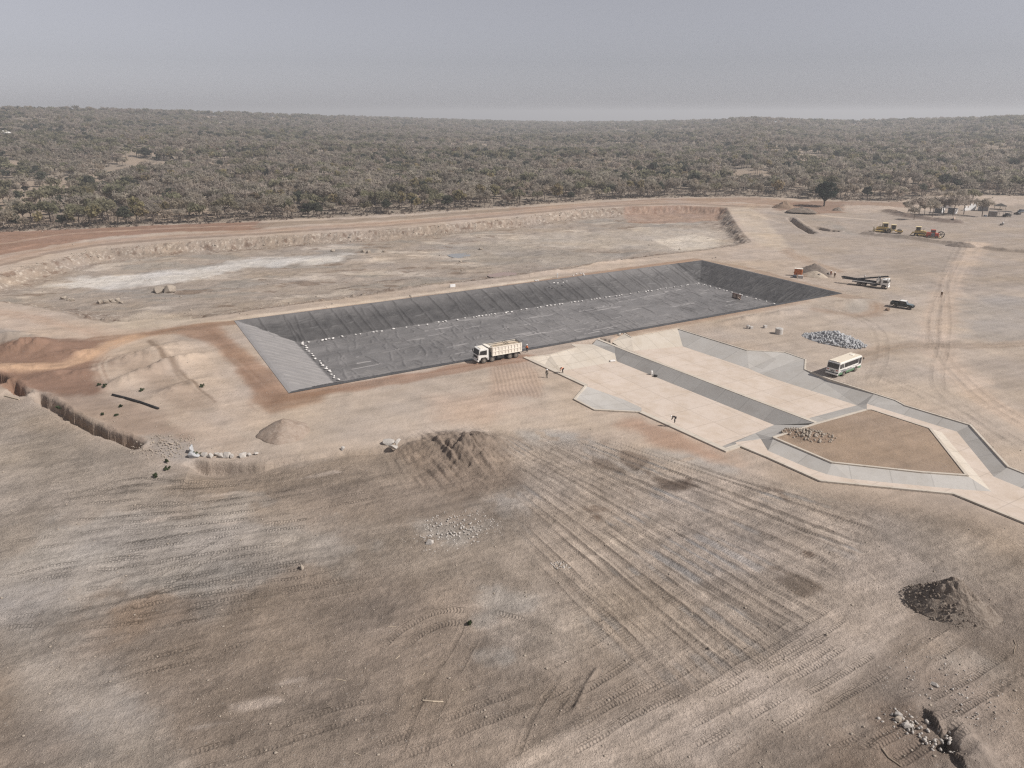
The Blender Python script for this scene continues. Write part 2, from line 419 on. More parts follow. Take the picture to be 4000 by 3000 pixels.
for p in ([(3780, 930), (3700, 1080), (3650, 1220), (3655, 1330), (3720, 1440), (3850, 1560), (4050, 1680)], [(3740, 960), (3690, 1080), (3690, 1250), (3680, 1350), (3660, 1500), (3800, 1620), (4000, 1750)],
          [(3300, 1420), (3420, 1380), (3560, 1350), (3800, 1350), (4050, 1340)], [(3390, 1500), (3440, 1400), (3430, 1290), (3330, 1230), (3200, 1190)],
          [(3420, 1460), (3560, 1520), (3720, 1600), (3900, 1720)], [(3640, 1240), (3640, 1300), (3640, 1360)]):
    mk2(p, w=.9, d=.03, k=.05, t=.15, gap=2.0)

HARROW = G([(1912, 1440), (2050, 1404), (2105, 1452), (2135, 1530), (2120, 1556), (1935, 1552), (1920, 1500)])
HA = np.array(P2(1950, 1450)); _hb = np.array(P2(1975, 1555)) - HA; HN = np.array([-_hb[1], _hb[0]]) / np.linalg.norm(_hb)
def fan_bands(ph, rr):
    """dozer passes: position across a pass, ridge left at its edge, loose gravelly strip"""
    c = ph * 52 + (vnoise(ph * 30, rr / 40, 49) - .5) * .9 + (vnoise(ph * 120, rr / 12, 51) - .5) * .22
    n = np.floor(c); t = c - n
    w = .35 + .4 * _h(n, n * 0, 48)                       # share of the pass that is gravel
    edge = np.exp(-((t - w) / .07) ** 2) + .8 * np.exp(-((t - .02) / .05) ** 2) + .6 * np.exp(-((t - .5 - .5 * w) / .045) ** 2)
    grav = sstep(t / .08) * sstep((w - t) / .1) * (.35 + .65 * _h(n, n * 0, 47))
    return t, edge, grav
FG = [(-900, 1560), (0, 1560), (150, 1570), (330, 1690), (530, 1765), (700, 1815), (1000, 1810), (1500, 1755), (1850, 1700), (2200, 1690), (2500, 1760), (2900, 1860), (3200, 1930), (3700, 2000), (4000, 2090), (5000, 2400), (5000, 4200), (-900, 4200)]
FGP = G(FG)
def skyz(X, Y):
    r = np.hypot(X, Y); az = np.arctan2(X, Y)
    el, rr = np.interp(az, _sa, _se), np.interp(az, _sa, _sr)
    zr = CAM_H + rr * el - 5.5
    t = np.clip((r - 430) / (rr - 430), 0, None)
    z = zr * np.clip(t, 0, 1) ** 1.35
    z = z + np.where((r > 450) & (t < 1.02), (fbm(X / 260, Y / 260, 5, 3) - .5) * 14 * np.clip((r - 450) / 500, 0, 1) * np.clip((1.0 - t) / .25, 0, 1), 0)
    drop = np.where(t > 1, -(zr + 85) * sstep((r - rr) / 1500), 0)
    return z + drop

def terr(X, Y, full=False):
    X = np.asarray(X, float); Y = np.asarray(Y, float)
    r = np.hypot(X, Y)
    Z = skyz(X, Y)
    near = r < 460
    rough = np.zeros_like(Z)
    base = (fbm(X / 45, Y / 45, 1, 3) - .5) * .5 + (fbm(X / 7, Y / 7, 2, 4) - .5) * .22 + (fbm(X / 1.6, Y / 1.6, 3, 3) - .5) * .09
    damp = np.ones_like(Z)
    for poly in (POND, CONC1, CONC2):
        i, d = sd_poly(X, Y, poly, 6)
        damp[i] = np.minimum(damp[i], sstep(d / 5.0))
    Z = Z + base * damp * np.where(near, 1, 0)
    # excavated basin behind the pond
    i, d = sd_poly(X, Y, BASIN, 1)
    if len(i):
        v = (X[i] - A.x) * E2[0] + (Y[i] - A.y) * E2[1]
        depth = 1.4 + 2.0 * np.clip((v - 10) / 55, 0, 1)
        x, y = X[i], Y[i]
        w = 4.0 + 5.5 * fbm(x / 9, y / 9, 11, 3)
        dd = -d + (fbm(x / 6.0, y / 6.0, 12, 5) - .5) * 1.5
        fc = sstep(dd / w)
        Z[i] -= depth * fc
        Z[i] += 4 * fc * (1 - fc) * (fbm(x / 1.5, y / 1.5, 14, 4) - .5) * 2.0
        Z[i] += (fbm(x / 14, y / 14, 13, 4) - .5) * 1.1 * sstep((-d - 6) / 10) + (fbm(x / 3, y / 3, 19, 3) - .5) * .5 * sstep((-d - 4) / 6)
    # bench scarp in front
    i, d, u, s = sd_line(X, Y, SCARP, 16)
    if len(i):
        x, y = X[i], Y[i]
        dd = d * np.where(s < 0, 1, -1) + (fbm(x / 4.0, y / 4.0, 21, 5) - .5) * 1.2
        L = np.hypot(np.diff([p[0] for p in SCARP]), np.diff([p[1] for p in SCARP])).sum()
        ends = sstep(u / (2 + d * 2.2)) * sstep((L - u) / (12 + d))
        fc = sstep((dd + .1) / .7); hh = .4 + 1.5 * np.exp(-((u - 5) / 8) ** 2) + .5 * vnoise(u / 5, u * 0, 22)
        Z[i] += ends * (-hh * fc * np.exp(-np.clip(d, 0, None) / 6) + 4 * fc * (1 - fc) * (fbm(x / 1.4, y / 1.4, 23, 4) - .5) * .8)
    for px, py, rx, ry, h, a in MOUNDS:
        c = P(px, py); R0 = max(rx, ry) * 1.6
        i = np.nonzero((np.abs(X - c.x) < R0) & (np.abs(Y - c.y) < R0))[0]
        if len(i):
            x, y = X[i] - c.x, Y[i] - c.y
            q = ((x * math.cos(a) + y * math.sin(a)) / rx) ** 2 + ((-x * math.sin(a) + y * math.cos(a)) / ry) ** 2
            g = np.exp(-q * 2.2)
            Z[i] += (h * g + h * .5 * g * (fbm(X[i] / 1.8, Y[i] / 1.8, 31, 4) - .5) * 2) * damp[i]
    for pts, w, h in BERMS:
        i, d, u, s = sd_line(X, Y, G(pts), w * 3)
        if len(i): Z[i] += h * np.exp(-(d / w) ** 2) * (.6 + .8 * fbm(X[i] / 1.5, Y[i] / 1.5, 33, 3))
    for t, w, h in [(q, .9, 1.8) for q in TRENCH] + [(q, 1.5, 1.8) for q in TRENCH_FAR]:
        i, d, u, s = sd_line(X, Y, t, w * 4)
        if len(i):
            dd = d + (fbm(X[i] / 1.6, Y[i] / 1.6, 41, 5) - .5) * .9
            Z[i] += -h * sstep((w + .15 - dd) / .35) + .45 * np.exp(-((dd - w * 1.9) / (w * .6)) ** 2) * np.where(s > 0, 1, .25)
    i, d = sd_poly(X, Y, PIT, 4)
    if len(i):
        dd = d + (fbm(X[i] / .7, Y[i] / .7, 43, 3) - .5) * .4
        Z[i] += -1.5 * sstep(-dd / .6) + .9 * np.exp(-((dd - .8) / 1.0) ** 2) * np.where(X[i] > P(3690, 2900).x, 1, .15)
    # dozer passes fanning out to the lower right
    i, d = sd_poly(X, Y, FAN, 1)
    if len(i):
        x, y = X[i], Y[i]
        rr = np.hypot(x - FAN_O[0], y - FAN_O[1]); ph = np.arctan2(x - FAN_O[0], -(y - FAN_O[1]))
        f, edge, grav = fan_bands(ph, rr)
        m = sstep(-d / 5)
        n = vnoise(ph * 260, rr / 6, 52)
        n2 = vnoise(ph * 520, rr / 5, 53)
        Z[i] += m * (.12 * edge * sstep((n - .3) * 3) - .05 * grav + (n2 - .5) * .08 + grav * (fbm(x / .7, y / .7, 50, 2) - .5) * .12)
        rough[i] = np.maximum(rough[i], m * grav)
    fan_i, fan_d = i, d
    # broken ground at the head of the fan
    c = P(1800, 1790)
    i = np.nonzero((np.abs(X - c.x) < 14) & (np.abs(Y - c.y) < 14))[0]
    if len(i):
        g = np.exp(-(((X[i] - c.x) / 7) ** 2 + ((Y[i] - c.y) / 7) ** 2))
        ph = np.arctan2(X[i] - FAN_O[0], -(Y[i] - FAN_O[1])); rr = np.hypot(X[i] - FAN_O[0], Y[i] - FAN_O[1])
        Z[i] += g * ((vnoise(ph * 130, rr / 7, 57) - .5) * .9 + (fbm(X[i] / 3.0, Y[i] / 3.0, 60, 4) - .5) * 1.6 + (fbm(X[i] / .8, Y[i] / .8, 58, 3) - .5) * .7)
    i, d = sd_poly(X, Y, FGP, 2)
    if len(i):                                           # scraped, clodded fill
        x, y = X[i], Y[i]; m = sstep((1 - d) / 6)
        a = R(24) + (fbm(x / 30, y / 30, 63, 2) - .5) * 1.2
        uu, vv = x * np.cos(R(24)) + y * np.sin(R(24)), -x * np.sin(R(24)) + y * np.cos(R(24)) + (fbm(x / 16, y / 16, 64, 2) - .5) * 5
        pat = sstep((fbm(x / 8, y / 8, 65, 3) - .42) * 6)
        Z[i] += m * ((fbm(uu / 5, vv / .8, 66, 2) - .5) * .17 * (1 - .5 * pat) + (fbm(x / .8, y / .8, 67, 2) - .5) * .20 * pat + (fbm(x / 2.2, y / 2.2, 68, 3) - .5) * .14)
        rough[i] = np.maximum(rough[i], m * pat * .6)
    i, d = sd_poly(X, Y, HARROW, 1)
    if len(i):
        w = (X[i] - HA[0]) * HN[0] + (Y[i] - HA[1]) * HN[1]
        Z[i] += sstep(-d / .6) * .022 * np.sin((w + .35 * vnoise(X[i] / 3, Y[i] / 3, 62)) * 2 * math.pi / .75)
    tu = np.zeros_like(Z); tw = np.zeros_like(Z)
    if len(fan_i):
        x, y = X[fan_i], Y[fan_i]
        rr = np.hypot(x - FAN_O[0], y - FAN_O[1]); ph = np.arctan2(x - FAN_O[0], -(y - FAN_O[1]))
        f, edge, grav = fan_bands(ph, rr)
        tu[fan_i] = rr; tw[fan_i] = sstep(-fan_d / 5) * grav * sstep((vnoise(ph * 60, rr / 7, 46) - .3) * 3) * .9
    for pts, w, dep, k, tr in MARKS:
        g = pts if isinstance(pts[0], list) else G(pts)
        i, d, u, s = sd_line(X, Y, g, w * 1.5)
        if len(i):
            L = np.hypot(np.diff([p[0] for p in g]), np.diff([p[1] for p in g])).sum()
            fade = sstep(u / 2) * sstep((L - u) / 2) * sstep((vnoise(X[i] / 3.2, Y[i] / 3.2, 61) - .2) * 3)
            m = sstep((w * .5 + .08 - d) / .12) * fade
            Z[i] += (-dep * m + dep * .7 * np.exp(-((d - w * .62) / .12) ** 2) * fade) * damp[i]
            a = m > .3
            tu[i[a]] = u[a] + d[a] * .35; tw[i] = np.maximum(tw[i], m * tr)
    # room for the liner and the concrete
    i, d = sd_poly(X, Y, POND, 1)
    if len(i): Z[i] = np.where(d < 0, np.minimum(Z[i], -.02 - .55 * sstep((-d) / .8) - np.clip(-d / PIN, 0, 1.0) * PD), Z[i])
    for poly in (CONC1, CONC2):
        i, d = sd_poly(X, Y, poly, 1)
        if len(i): Z[i] = np.where(d < .08, -4.0 * sstep((.08 - d) / .5) + Z[i] * (1 - sstep((.08 - d) / .5)), Z[i])
    if full: return Z, rough, tu, tw
    return Z
def zat(px, py, z=None):
    """ground point under a photo pixel, following the relief"""
    z = 0.0
    for _ in range(4):
        p = P(px, py, z); z = float(terr(np.array([p.x]), np.array([p.y]))[0])
    return P(px, py, z)

# ------------------------------------------------------------------ ground sheet
az_in = np.linspace(R(-41), R(41), 1340)
az = np.concatenate([np.linspace(R(-78), R(-41), 120, endpoint=False), az_in, np.linspace(R(41), R(78), 121)[1:]])
dep = np.linspace(R(62), math.atan(CAM_H / 450), 1010)
dep = np.concatenate([dep[dep > R(13.0)], np.linspace(R(13.0), math.atan(CAM_H / 450), 430)])
rad = np.concatenate([CAM_H / np.tan(dep), np.geomspace(450, 3300, 190)[1:], np.geomspace(3300, 70000, 40)[1:]])
AZ, RA = np.meshgrid(az, rad)
GX, GY = (RA * np.sin(AZ)).ravel(), (RA * np.cos(AZ)).ravel()
GZ, ROUGH, TU, TW = terr(GX, GY, True)
# outside the wooded plateau the plain lies low
NR, NC = RA.shape

# soil colours (as they stay in any light)
def S(c):
    c = np.array(c, float); g = c.mean(); c = g + (c - g) * .82
    return np.array(alb(c))
COLR = np.zeros((len(GX), 3)) + S((183, 163, 145))
def mixc(i, c, a):
    a = np.asarray(a)[:, None]; COLR[i] = COLR[i] * (1 - a) + np.asarray(c) * a
def zpoly(pts, c, a=1.0, soft=2.0, warp=2.0, seed=0, ws=6.0, grain=0.0):
    i, d = sd_poly(GX, GY, G(pts), soft + warp + 1)
    if len(i) == 0: return
    x, y = GX[i], GY[i]
    d = d + (fbm(x / ws, y / ws, 100 + seed, 4) - .5) * 2 * warp
    w = sstep((soft * .5 - d) / soft) * a
    if grain: w = w * sstep((fbm(x / 2.2, y / 2.2, 130 + seed, 5) - .5 + grain * .35) * 5)
    mixc(i, S(c), w)
def zline(pts, w, c, a=1.0, soft=1.5, seed=0, streak=0.3):
    g = smooth_line(G(pts), 5)
    i, d, u, s = sd_line(GX, GY, g, w * .5 + soft + 1)
    if len(i) == 0: return
    x, y = GX[i], GY[i]
    d2 = d + (fbm(x / 4, y / 4, 160 + seed, 3) - .5) * soft
    m = sstep((w * .5 + soft * .5 - d2) / soft) * a
    m = m * (1 - streak + streak * 2 * vnoise(d * s / .55 + 50, u / 18, 170 + seed))
    mixc(i, S(c), np.clip(m, 0, 1))

rG = np.hypot(GX, GY); aG = np.arctan2(GX, GY)
# woodland floor
w = sstep((rG - edge_r(aG) + 6) / 12)
mixc(np.arange(len(GX)), S((150, 135, 119)), w)
m = w * sstep((fbm(GX / 60, GY / 60, 71, 4) - .56) * 9)
mixc(np.arange(len(GX)), S((168, 146, 124)), m * .7)
w2 = sstep((rG - 4200) / 1500); mixc(np.arange(len(GX)), S((140, 130, 118)), w2)
# foreground fill
zpoly(FG, (160, 144, 129), 1, 6, 3, 1)
zpoly([(-900, 2450), (600, 2350), (1400, 2250), (1900, 2500), (2500, 2620), (3000, 2560), (3400, 2300), (5000, 2200), (5000, 4200), (-900, 4200)], (149, 132, 117), .9, 10, 5, 2)
zpoly([(-300, 1620), (300, 1700), (600, 1830), (900, 2050), (800, 2350), (200, 2420), (-300, 2300)], (158, 145, 133), .8, 8, 5, 3)
zpoly([(650, 1830), (1200, 1800), (1700, 1720), (1900, 1740), (2000, 1900), (1900, 2030), (1500, 2050), (1000, 1990), (700, 1920)], (150, 132, 115), .9, 5, 4, 4)
zpoly([(1560, 1740), (1800, 1690), (2040, 1720), (2020, 1890), (1800, 1960), (1640, 1900)], (138, 119, 103), .8, 4, 3, 5)
zpoly([(1850, 1250 + 1100), (2250, 2300), (2400, 2420), (2200, 2600), (1950, 2560), (1880, 2440)], (176, 160, 145), .7, 6, 4, 6)
zpoly([(1500, 2330), (1850, 2240), (1950, 2600), (1750, 3000), (1500, 3000), (1450, 2700)], (164, 144, 126), .7, 6, 4, 7)
for k, p in enumerate([(1990, 2340, 4, 3), (1930, 2570, 2.2, 2), (1900, 2420, 2, 2), (650, 2290, 7, 2.2), (850, 2220, 6, 2), (330, 2450, 5, 3), (260, 2180, 8, 3), (120, 2400, 7, 4), (480, 2760, 5, 3), (3860, 2620, 5, 4)]):
    c = P(p[0], p[1]); i = np.nonzero((np.abs(GX - c.x) < p[2] * 2) & (np.abs(GY - c.y) < p[3] * 2))[0]
    q = ((GX[i] - c.x) / p[2]) ** 2 + ((GY[i] - c.y) / p[3]) ** 2
    mixc(i, S((172, 163, 153)), .55 * sstep(1.3 - q - (fbm(GX[i] / 2, GY[i] / 2, 180 + k, 4) - .3) * 1.6))
zpoly([(380, 2340), (640, 2290), (700, 2400), (480, 2500), (300, 2560), (240, 2460)], (166, 135, 108), .5, 5, 4, 8)
zpoly([(1620, 2060), (1700, 2010), (1880, 1990), (1960, 2040), (1900, 2140), (1700, 2140)], (174, 166, 157), .55, 4, 4, 9, grain=.5)
zpoly([(1900, 1960), (2040, 1930), (2050, 1990), (1960, 2020)], (174, 166, 158), .5, 3, 3, 10, grain=.4)
zpoly([(2040, 1690), (2230, 1690), (2480, 1830), (2500, 1880), (2250, 1800), (2080, 1740)], (168, 160, 152), .8, 3, 3, 11, grain=.7)
zpoly([(2540, 1760), (2700, 1770), (2880, 1830), (2800, 1850), (2600, 1800)], (172, 164, 156), .7, 3, 2, 12, grain=.8)
zpoly([(60, 2050), (900, 1990), (1300, 2070), (1520, 2140), (1150, 2250), (820, 2330), (350, 2310), (60, 2260)], (168, 158, 148), .6, 4, 9, 87)
zpoly([(800, 2330), (1300, 2220), (1720, 2330), (1660, 2600), (1300, 2800), (720, 2820), (580, 2600)], (142, 125, 110), .65, 5, 9, 88)
zline([(-150, 2150), (20, 2330), (170, 2520), (330, 2760), (420, 2900)], 6, (162, 152, 143), .7, 5, 89, .3)
zpoly([(1100, 1900), (1620, 1880), (1900, 2010), (1650, 2050), (1200, 2060)], (143, 126, 111), .7, 6, 5, 90)
for k_, (px_, py_) in enumerate([(1000, 2745), (800, 2830), (330, 2985), (930, 2035), (640, 2022), (1120, 2660), (1250, 1850), (860, 1925)]):
    zpoly([(px_ - 90, py_ + 14), (px_ + 60, py_ - 16), (px_ + 95, py_ - 8), (px_ - 40, py_ + 22)], (196, 178, 163), .6, .8, .8, 96 + k_, grain=.8)
# fan stripes: fine gravel lying in the bare strips
i, d = sd_poly(GX, GY, FAN, 1)
x, y = GX[i], GY[i]; rr = np.hypot(x - FAN_O[0], y - FAN_O[1]); ph = np.arctan2(x - FAN_O[0], -(y - FAN_O[1]))
m = sstep(-d / 6)
mixc(i, S((180, 162, 146)), m * .8)
f, edge, grav = fan_bands(ph, rr)
mixc(i, S((132, 118, 106)), m * grav * (.25 + .6 * vnoise(ph * 90, rr / 11, 54)))
mixc(i, S((166, 161, 157)), m * grav * sstep((fbm(x / 7, y / 7, 55, 4) - .5) * 7) * .7)
mixc(i, S((126, 109, 95)), m * np.clip(edge, 0, 1) * sstep((vnoise(ph * 260, rr / 6, 52) - .3) * 3) * .45)
mixc(i, S((118, 96, 80)), m * sstep((fbm(x / 5, y / 5, 56, 4) - .66) * 9) * .7)
mixc(i, S((196, 178, 160)), m * sstep((vnoise(ph * 420, rr / 8, 59) - .72) * 6) * .6)
zpoly([(2560, 1870), (2700, 1860), (2760, 1910), (2640, 1930), (2580, 1910)], (92, 74, 61), .8, 1.2, 1.5, 13)
zpoly([(2280, 1770), (2380, 1790), (2420, 1840), (2330, 1820)], (100, 82, 68), .6, 1, 1.5, 14)
zpoly([(2440, 1765), (2520, 1790), (2480, 1830), (2430, 1800)], (104, 84, 70), .55, 1, 1.5, 15)
zpoly([(3080, 2240), (3200, 2290), (3140, 2350), (3060, 2280)], (108, 90, 74), .6, 1, 1.5, 16)
# yard between pond and foreground
zpoly([(960, 1620), (1200, 1560), (1700, 1470), (1950, 1440), (2050, 1410), (2240, 1560), (2330, 1620), (2500, 1640), (2300, 1690), (1900, 1690), (1500, 1730), (1250, 1770), (900, 1790), (700, 1740), (900, 1680)], (183, 164, 146), .9, 5, 3, 17)
zpoly([(1400, 1560), (1700, 1520), (1850, 1570), (1500, 1690), (1250, 1720), (1200, 1660)], (172, 156, 141), .6, 8, 5, 18)
zpoly([(1690, 1560), (1950, 1520), (2050, 1600), (1900, 1660), (1720, 1640)], (190, 158, 134), .5, 7, 4, 19)
zpoly([(1905, 1440), (2050, 1405), (2140, 1500), (2110, 1560), (1930, 1550)], (178, 152, 132), .8, 2, 1, 20)
zpoly([(2500, 1625), (2840, 1780), (2900, 1830), (2600, 1750), (2420, 1660)], (168, 130, 106), .7, 5, 3, 21)
zpoly([(2980, 1800), (3200, 1890), (3700, 1945), (4000, 2060), (4000, 2200), (3600, 2020), (3200, 1960)], (152, 134, 118), .6, 6, 4, 22)
# left: roads, red earth
zpoly([(-700, 930), (0, 905), (300, 895), (600, 880), (1000, 866), (1080, 875), (1000, 900), (700, 905), (450, 922), (200, 960), (0, 1000), (-700, 1060)], (150, 114, 93), .95, 4, 3, 23)
zpoly([(1000, 872), (1500, 848), (2000, 812), (2000, 825), (1500, 860), (1000, 890)], (150, 130, 112), .8, 3, 3, 24)
zpoly([(2000, 812), (2600, 775), (2950, 772), (3160, 790), (3160, 812), (2900, 790), (2600, 783), (2253, 800), (2000, 824)], (156, 126, 104), .8, 4, 3, 25)
ROAD = [(-400, 1095), (-100, 1040), (0, 1018), (136, 985), (316, 955), (497, 937), (678, 923), (1000, 904), (1452, 874), (1678, 857), (2000, 829), (2253, 804), (2452, 793), (2655, 789), (2836, 795), (2960, 800)]
zline([(a, b + 5) for a, b in ROAD], 14, (150, 127, 110), .8, 2, 95, .2)
zline(ROAD, 10, (178, 152, 132), 1, 2.5, 26, .3)
zline(ROAD, 3.0, (168, 138, 116), .6, 2, 27, .5)
zline([(-300, 985), (0, 955), (250, 915), (600, 895), (1000, 880)], 3, (182, 152, 128), .7, 3, 28, .4)
# basin
i, d = sd_poly(GX, GY, BASIN, 1)
x, y = GX[i], GY[i]
mixc(i, S((163, 147, 132)), np.clip(-d / 2, 0, 1))
fl = sstep((-d - 9) / 4)
mixc(i, S((156, 138, 122)), (1 - fl) * np.clip(-d / .8, 0, 1) * .9)
mixc(i, S((196, 182, 166)), (1 - fl) * np.clip(-d, 0, 1) * sstep((vnoise(x / .6, y / .6, 72) - .70) * 8) * .7)
mixc(i, S((122, 98, 82)), (1 - fl) * np.clip(-d, 0, 1) * sstep((fbm(x / 2, y / 2, 73, 4) - .6) * 8) * .8)
mixc(i, S((150, 141, 131)), fl * sstep((fbm(x / 22, y / 9, 74, 5) - .54) * 7) * .7)
mixc(i, S((198, 182, 165)), fl * sstep((fbm(x / 16, y / 7, 75, 5) - .58) * 8) * .7)
mixc(i, S((128, 107, 90)), fl * sstep((fbm(x / 9, y / 5, 76, 5) - .66) * 11) * .75)
zpoly([(2440, 806), (2660, 802), (2840, 808), (2820, 835), (2640, 845), (2450, 845)], (166, 124, 101), .5, 3, 3, 29)
zpoly([(170, 1075), (300, 1045), (560, 1028), (800, 1000), (1000, 972), (1350, 960), (1320, 988), (1000, 1005), (760, 1045), (620, 1075), (400, 1085)], (206, 198, 189), .9, 6, 5, 30, grain=1.3)
zpoly([(560, 1028), (900, 985), (1350, 950), (1350, 965), (1000, 980), (800, 1005)], (168, 158, 148), .6, 4, 3, 31)
zpoly([(1780, 925), (2200, 880), (2600, 860), (2820, 868), (2860, 930), (2700, 962), (2400, 950), (2000, 935)], (184, 170, 155), .75, 10, 6, 32)
zpoly([(1700, 960), (1860, 920), (2000, 930), (2300, 960), (2500, 975), (2300, 1010), (1900, 1010)], (160, 150, 139), .6, 8, 6, 33)
zpoly([(2570, 910), (2700, 890), (2800, 905), (2820, 950), (2640, 960)], (206, 192, 175), .8, 5, 4, 34)
zpoly([(500, 1195), (600, 1180), (620, 1200), (800, 1240), (720, 1262), (470, 1290), (420, 1262)], (188, 170, 150), .9, 4, 3, 35)
# berm strip round the pond
zline([(780, 1268), (1000, 1240), (1400, 1188), (1800, 1136), (2160, 1086)], 4.5, (205, 185, 163), .9, 2.0, 36, .2)
zline([(790, 1272), (1000, 1249), (1400, 1196), (1800, 1144), (2150, 1096), (2400, 1060), (2720, 1016)], 4.2, (164, 133, 110), .95, 1.2, 37, .25)
zline([(2720, 1016), (2900, 1045), (3100, 1098), (3270, 1138), (3400, 1150)], 3.5, (168, 142, 120), .8, 2, 38, .3)
zline([(1140, 1546), (1500, 1492), (1840, 1433), (2060, 1396)], 4.5, (158, 124, 102), .95, 2, 39, .3)
zline([(2430, 1310), (2700, 1258), (3000, 1203), (3260, 1152)], 5.0, (172, 143, 120), .85, 2, 40, .35)
zline([(2440, 1320), (2700, 1272), (3000, 1220), (3280, 1160), (3350, 1150)], 2.0, (206, 186, 164), .6, 2, 41, .4)
zpoly([(760, 1268), (850, 1262), (1000, 1400), (1140, 1530), (1150, 1560), (1000, 1600), (960, 1590), (985, 1510), (930, 1430), (830, 1340), (700, 1300)], (163, 129, 105), .95, 2.5, 1.5, 42)
zline([(800, 1290), (900, 1380), (1010, 1490), (1090, 1560)], 3.5, (150, 116, 93), .5, 2, 43, .9)
zpoly([(960, 1590), (1110, 1545), (1290, 1520), (1240, 1570), (1050, 1625)], (146, 113, 90), .8, 3, 1.5, 44)
zline([(-300, 1225), (0, 1235), (200, 1280), (380, 1315), (520, 1325)], 13, (190, 166, 145), .95, 4, 45, .25)
zline([(-300, 1215), (0, 1225), (200, 1262), (400, 1310)], 4, (182, 150, 126), .5, 3, 46, .5)
zline([(380, 1330), (480, 1318), (600, 1300), (700, 1285), (800, 1270)], 6, (158, 124, 100), .9, 2.5, 47, .3)
zpoly([(-300, 1310), (0, 1330), (200, 1335), (380, 1335), (440, 1390), (460, 1480), (420, 1540), (260, 1560), (120, 1520), (-300, 1480)], (140, 106, 86), .95, 4, 3, 48)
zpoly([(-300, 1270), (0, 1290), (120, 1320), (60, 1350), (-300, 1340)], (160, 146, 132), .8, 4, 3, 49)
zline([(-200, 1440), (0, 1440), (200, 1432), (330, 1400), (430, 1345), (520, 1315)], 5, (192, 154, 122), .9, 3, 50, .4)
zline([(600, 1330), (470, 1380), (440, 1440), (520, 1540), (700, 1650), (900, 1740)], 6, (184, 162, 142), .85, 3, 51, .35)
zline([(600, 1325), (700, 1370), (800, 1470), (900, 1570), (980, 1640)], 7, (192, 170, 150), .9, 3, 52, .25)
zpoly([(430, 1420), (520, 1370), (600, 1380), (720, 1490), (820, 1580), (720, 1600), (560, 1510)], (162, 139, 120), .7, 4, 3, 53)
zline([(590, 1330), (650, 1400), (720, 1480), (830, 1570)], 1.6, (140, 118, 100), .7, 1, 54, .8)
zpoly([(150, 1540), (420, 1540), (640, 1630), (740, 1720), (640, 1760), (480, 1700), (300, 1620)], (155, 132, 115), .8, 4, 3, 55)
zpoly([(530, 1700), (680, 1690), (760, 1745), (740, 1800), (640, 1790), (560, 1750)], (166, 154, 143), .8, 3, 2.5, 56, grain=.8)
# right yard
YARD = [(2760, 1300), (3000, 1220), (3400, 1100), (3000, 960), (2980, 860), (3300, 860), (3900, 830), (5000, 850), (5000, 2100), (3960, 1830), (3800, 1650), (3500, 1560)]
zpoly(YARD, (178, 161, 145), .85, 8, 5, 57)
zpoly([(3000, 830), (3500, 830), (4000, 800), (5000, 830), (5000, 1130), (3700, 1130), (3300, 1040), (3050, 960)], (163, 147, 133), .9, 10, 8, 58)
zpoly([(3730, 1170), (3900, 1150), (4300, 1180), (4300, 1360), (3900, 1340), (3740, 1300)], (160, 150, 142), .85, 8, 6, 59)
zpoly([(3760, 1420), (3900, 1400), (4200, 1450), (4200, 1560), (3900, 1500)], (158, 143, 130), .7, 8, 5, 60)
zline([(3830, 950), (3740, 1060), (3680, 1200), (3660, 1330), (3720, 1430), (3860, 1560), (4060, 1680)], 7, (191, 168, 148), .8, 4, 61, .4)
zline([(3310, 1410), (3420, 1375), (3560, 1350), (3800, 1348), (4100, 1335)], 4.5, (166, 145, 126), .8, 3, 62, .4)
zline([(2930, 800), (2945, 850), (2985, 910), (3040, 960), (3130, 1010), (3260, 1060)], 6, (170, 146, 125), .8, 3, 63, .5)
zpoly([(2850, 815), (2940, 810), (3080, 960), (3050, 985), (2960, 950), (2900, 890)], (193, 174, 153), .8, 4, 2, 64)
zline([(3000, 825), (3140, 835), (3300, 850), (3420, 860)], 4, (193, 173, 153), .8, 3, 65, .3)
zpoly([(3010, 800), (3190, 785), (3300, 790), (3290, 830), (3190, 838), (3040, 825)], (146, 112, 91), .8, 4, 3, 66)
zpoly([(3270, 786), (3560, 792), (3560, 812), (3300, 806)], (150, 120, 100), .7, 4, 3, 67)
zline([(3240, 1150), (3340, 1160), (3420, 1190), (3380, 1230), (3200, 1210)], 4, (160, 133, 112), .7, 3, 68, .4)
zpoly([(3290, 1190), (3350, 1165), (3420, 1165), (3410, 1210), (3320, 1225)], (168, 160, 152), .6, 3, 2, 69)
# island between the channels
zpoly([(3022, 1706), (3181, 1655), (3386, 1600), (3403, 1600), (3632, 1674), (3776, 1857), (3600, 1845), (3251, 1807)], (156, 133, 113), 1, .8, .3, 70)
zpoly([(3080, 1690), (3160, 1660), (3260, 1690), (3180, 1740), (3090, 1730)], (142, 122, 106), .7, 3, 2, 71, grain=.8)
zline([(3378, 916), (3450, 924), (3540, 932), (3640, 946), (3720, 956), (3795, 965)], 3.0, (134, 119, 106), .75, 1.5, 105, .3)
zline([(3860, 973), (3930, 983), (4010, 989), (4200, 1003)], 2.5, (134, 119, 106), .75, 1.5, 106, .3)
zline([(3470, 828), (3540, 848), (3600, 856), (3700, 869), (3735, 871)], 5, (122, 103, 91), .8, 2.5, 107, .4)
zline([(3050, 838), (3140, 848), (3220, 866), (3280, 892), (3330, 915)], 5, (146, 137, 127), .6, 5, 108, .6)
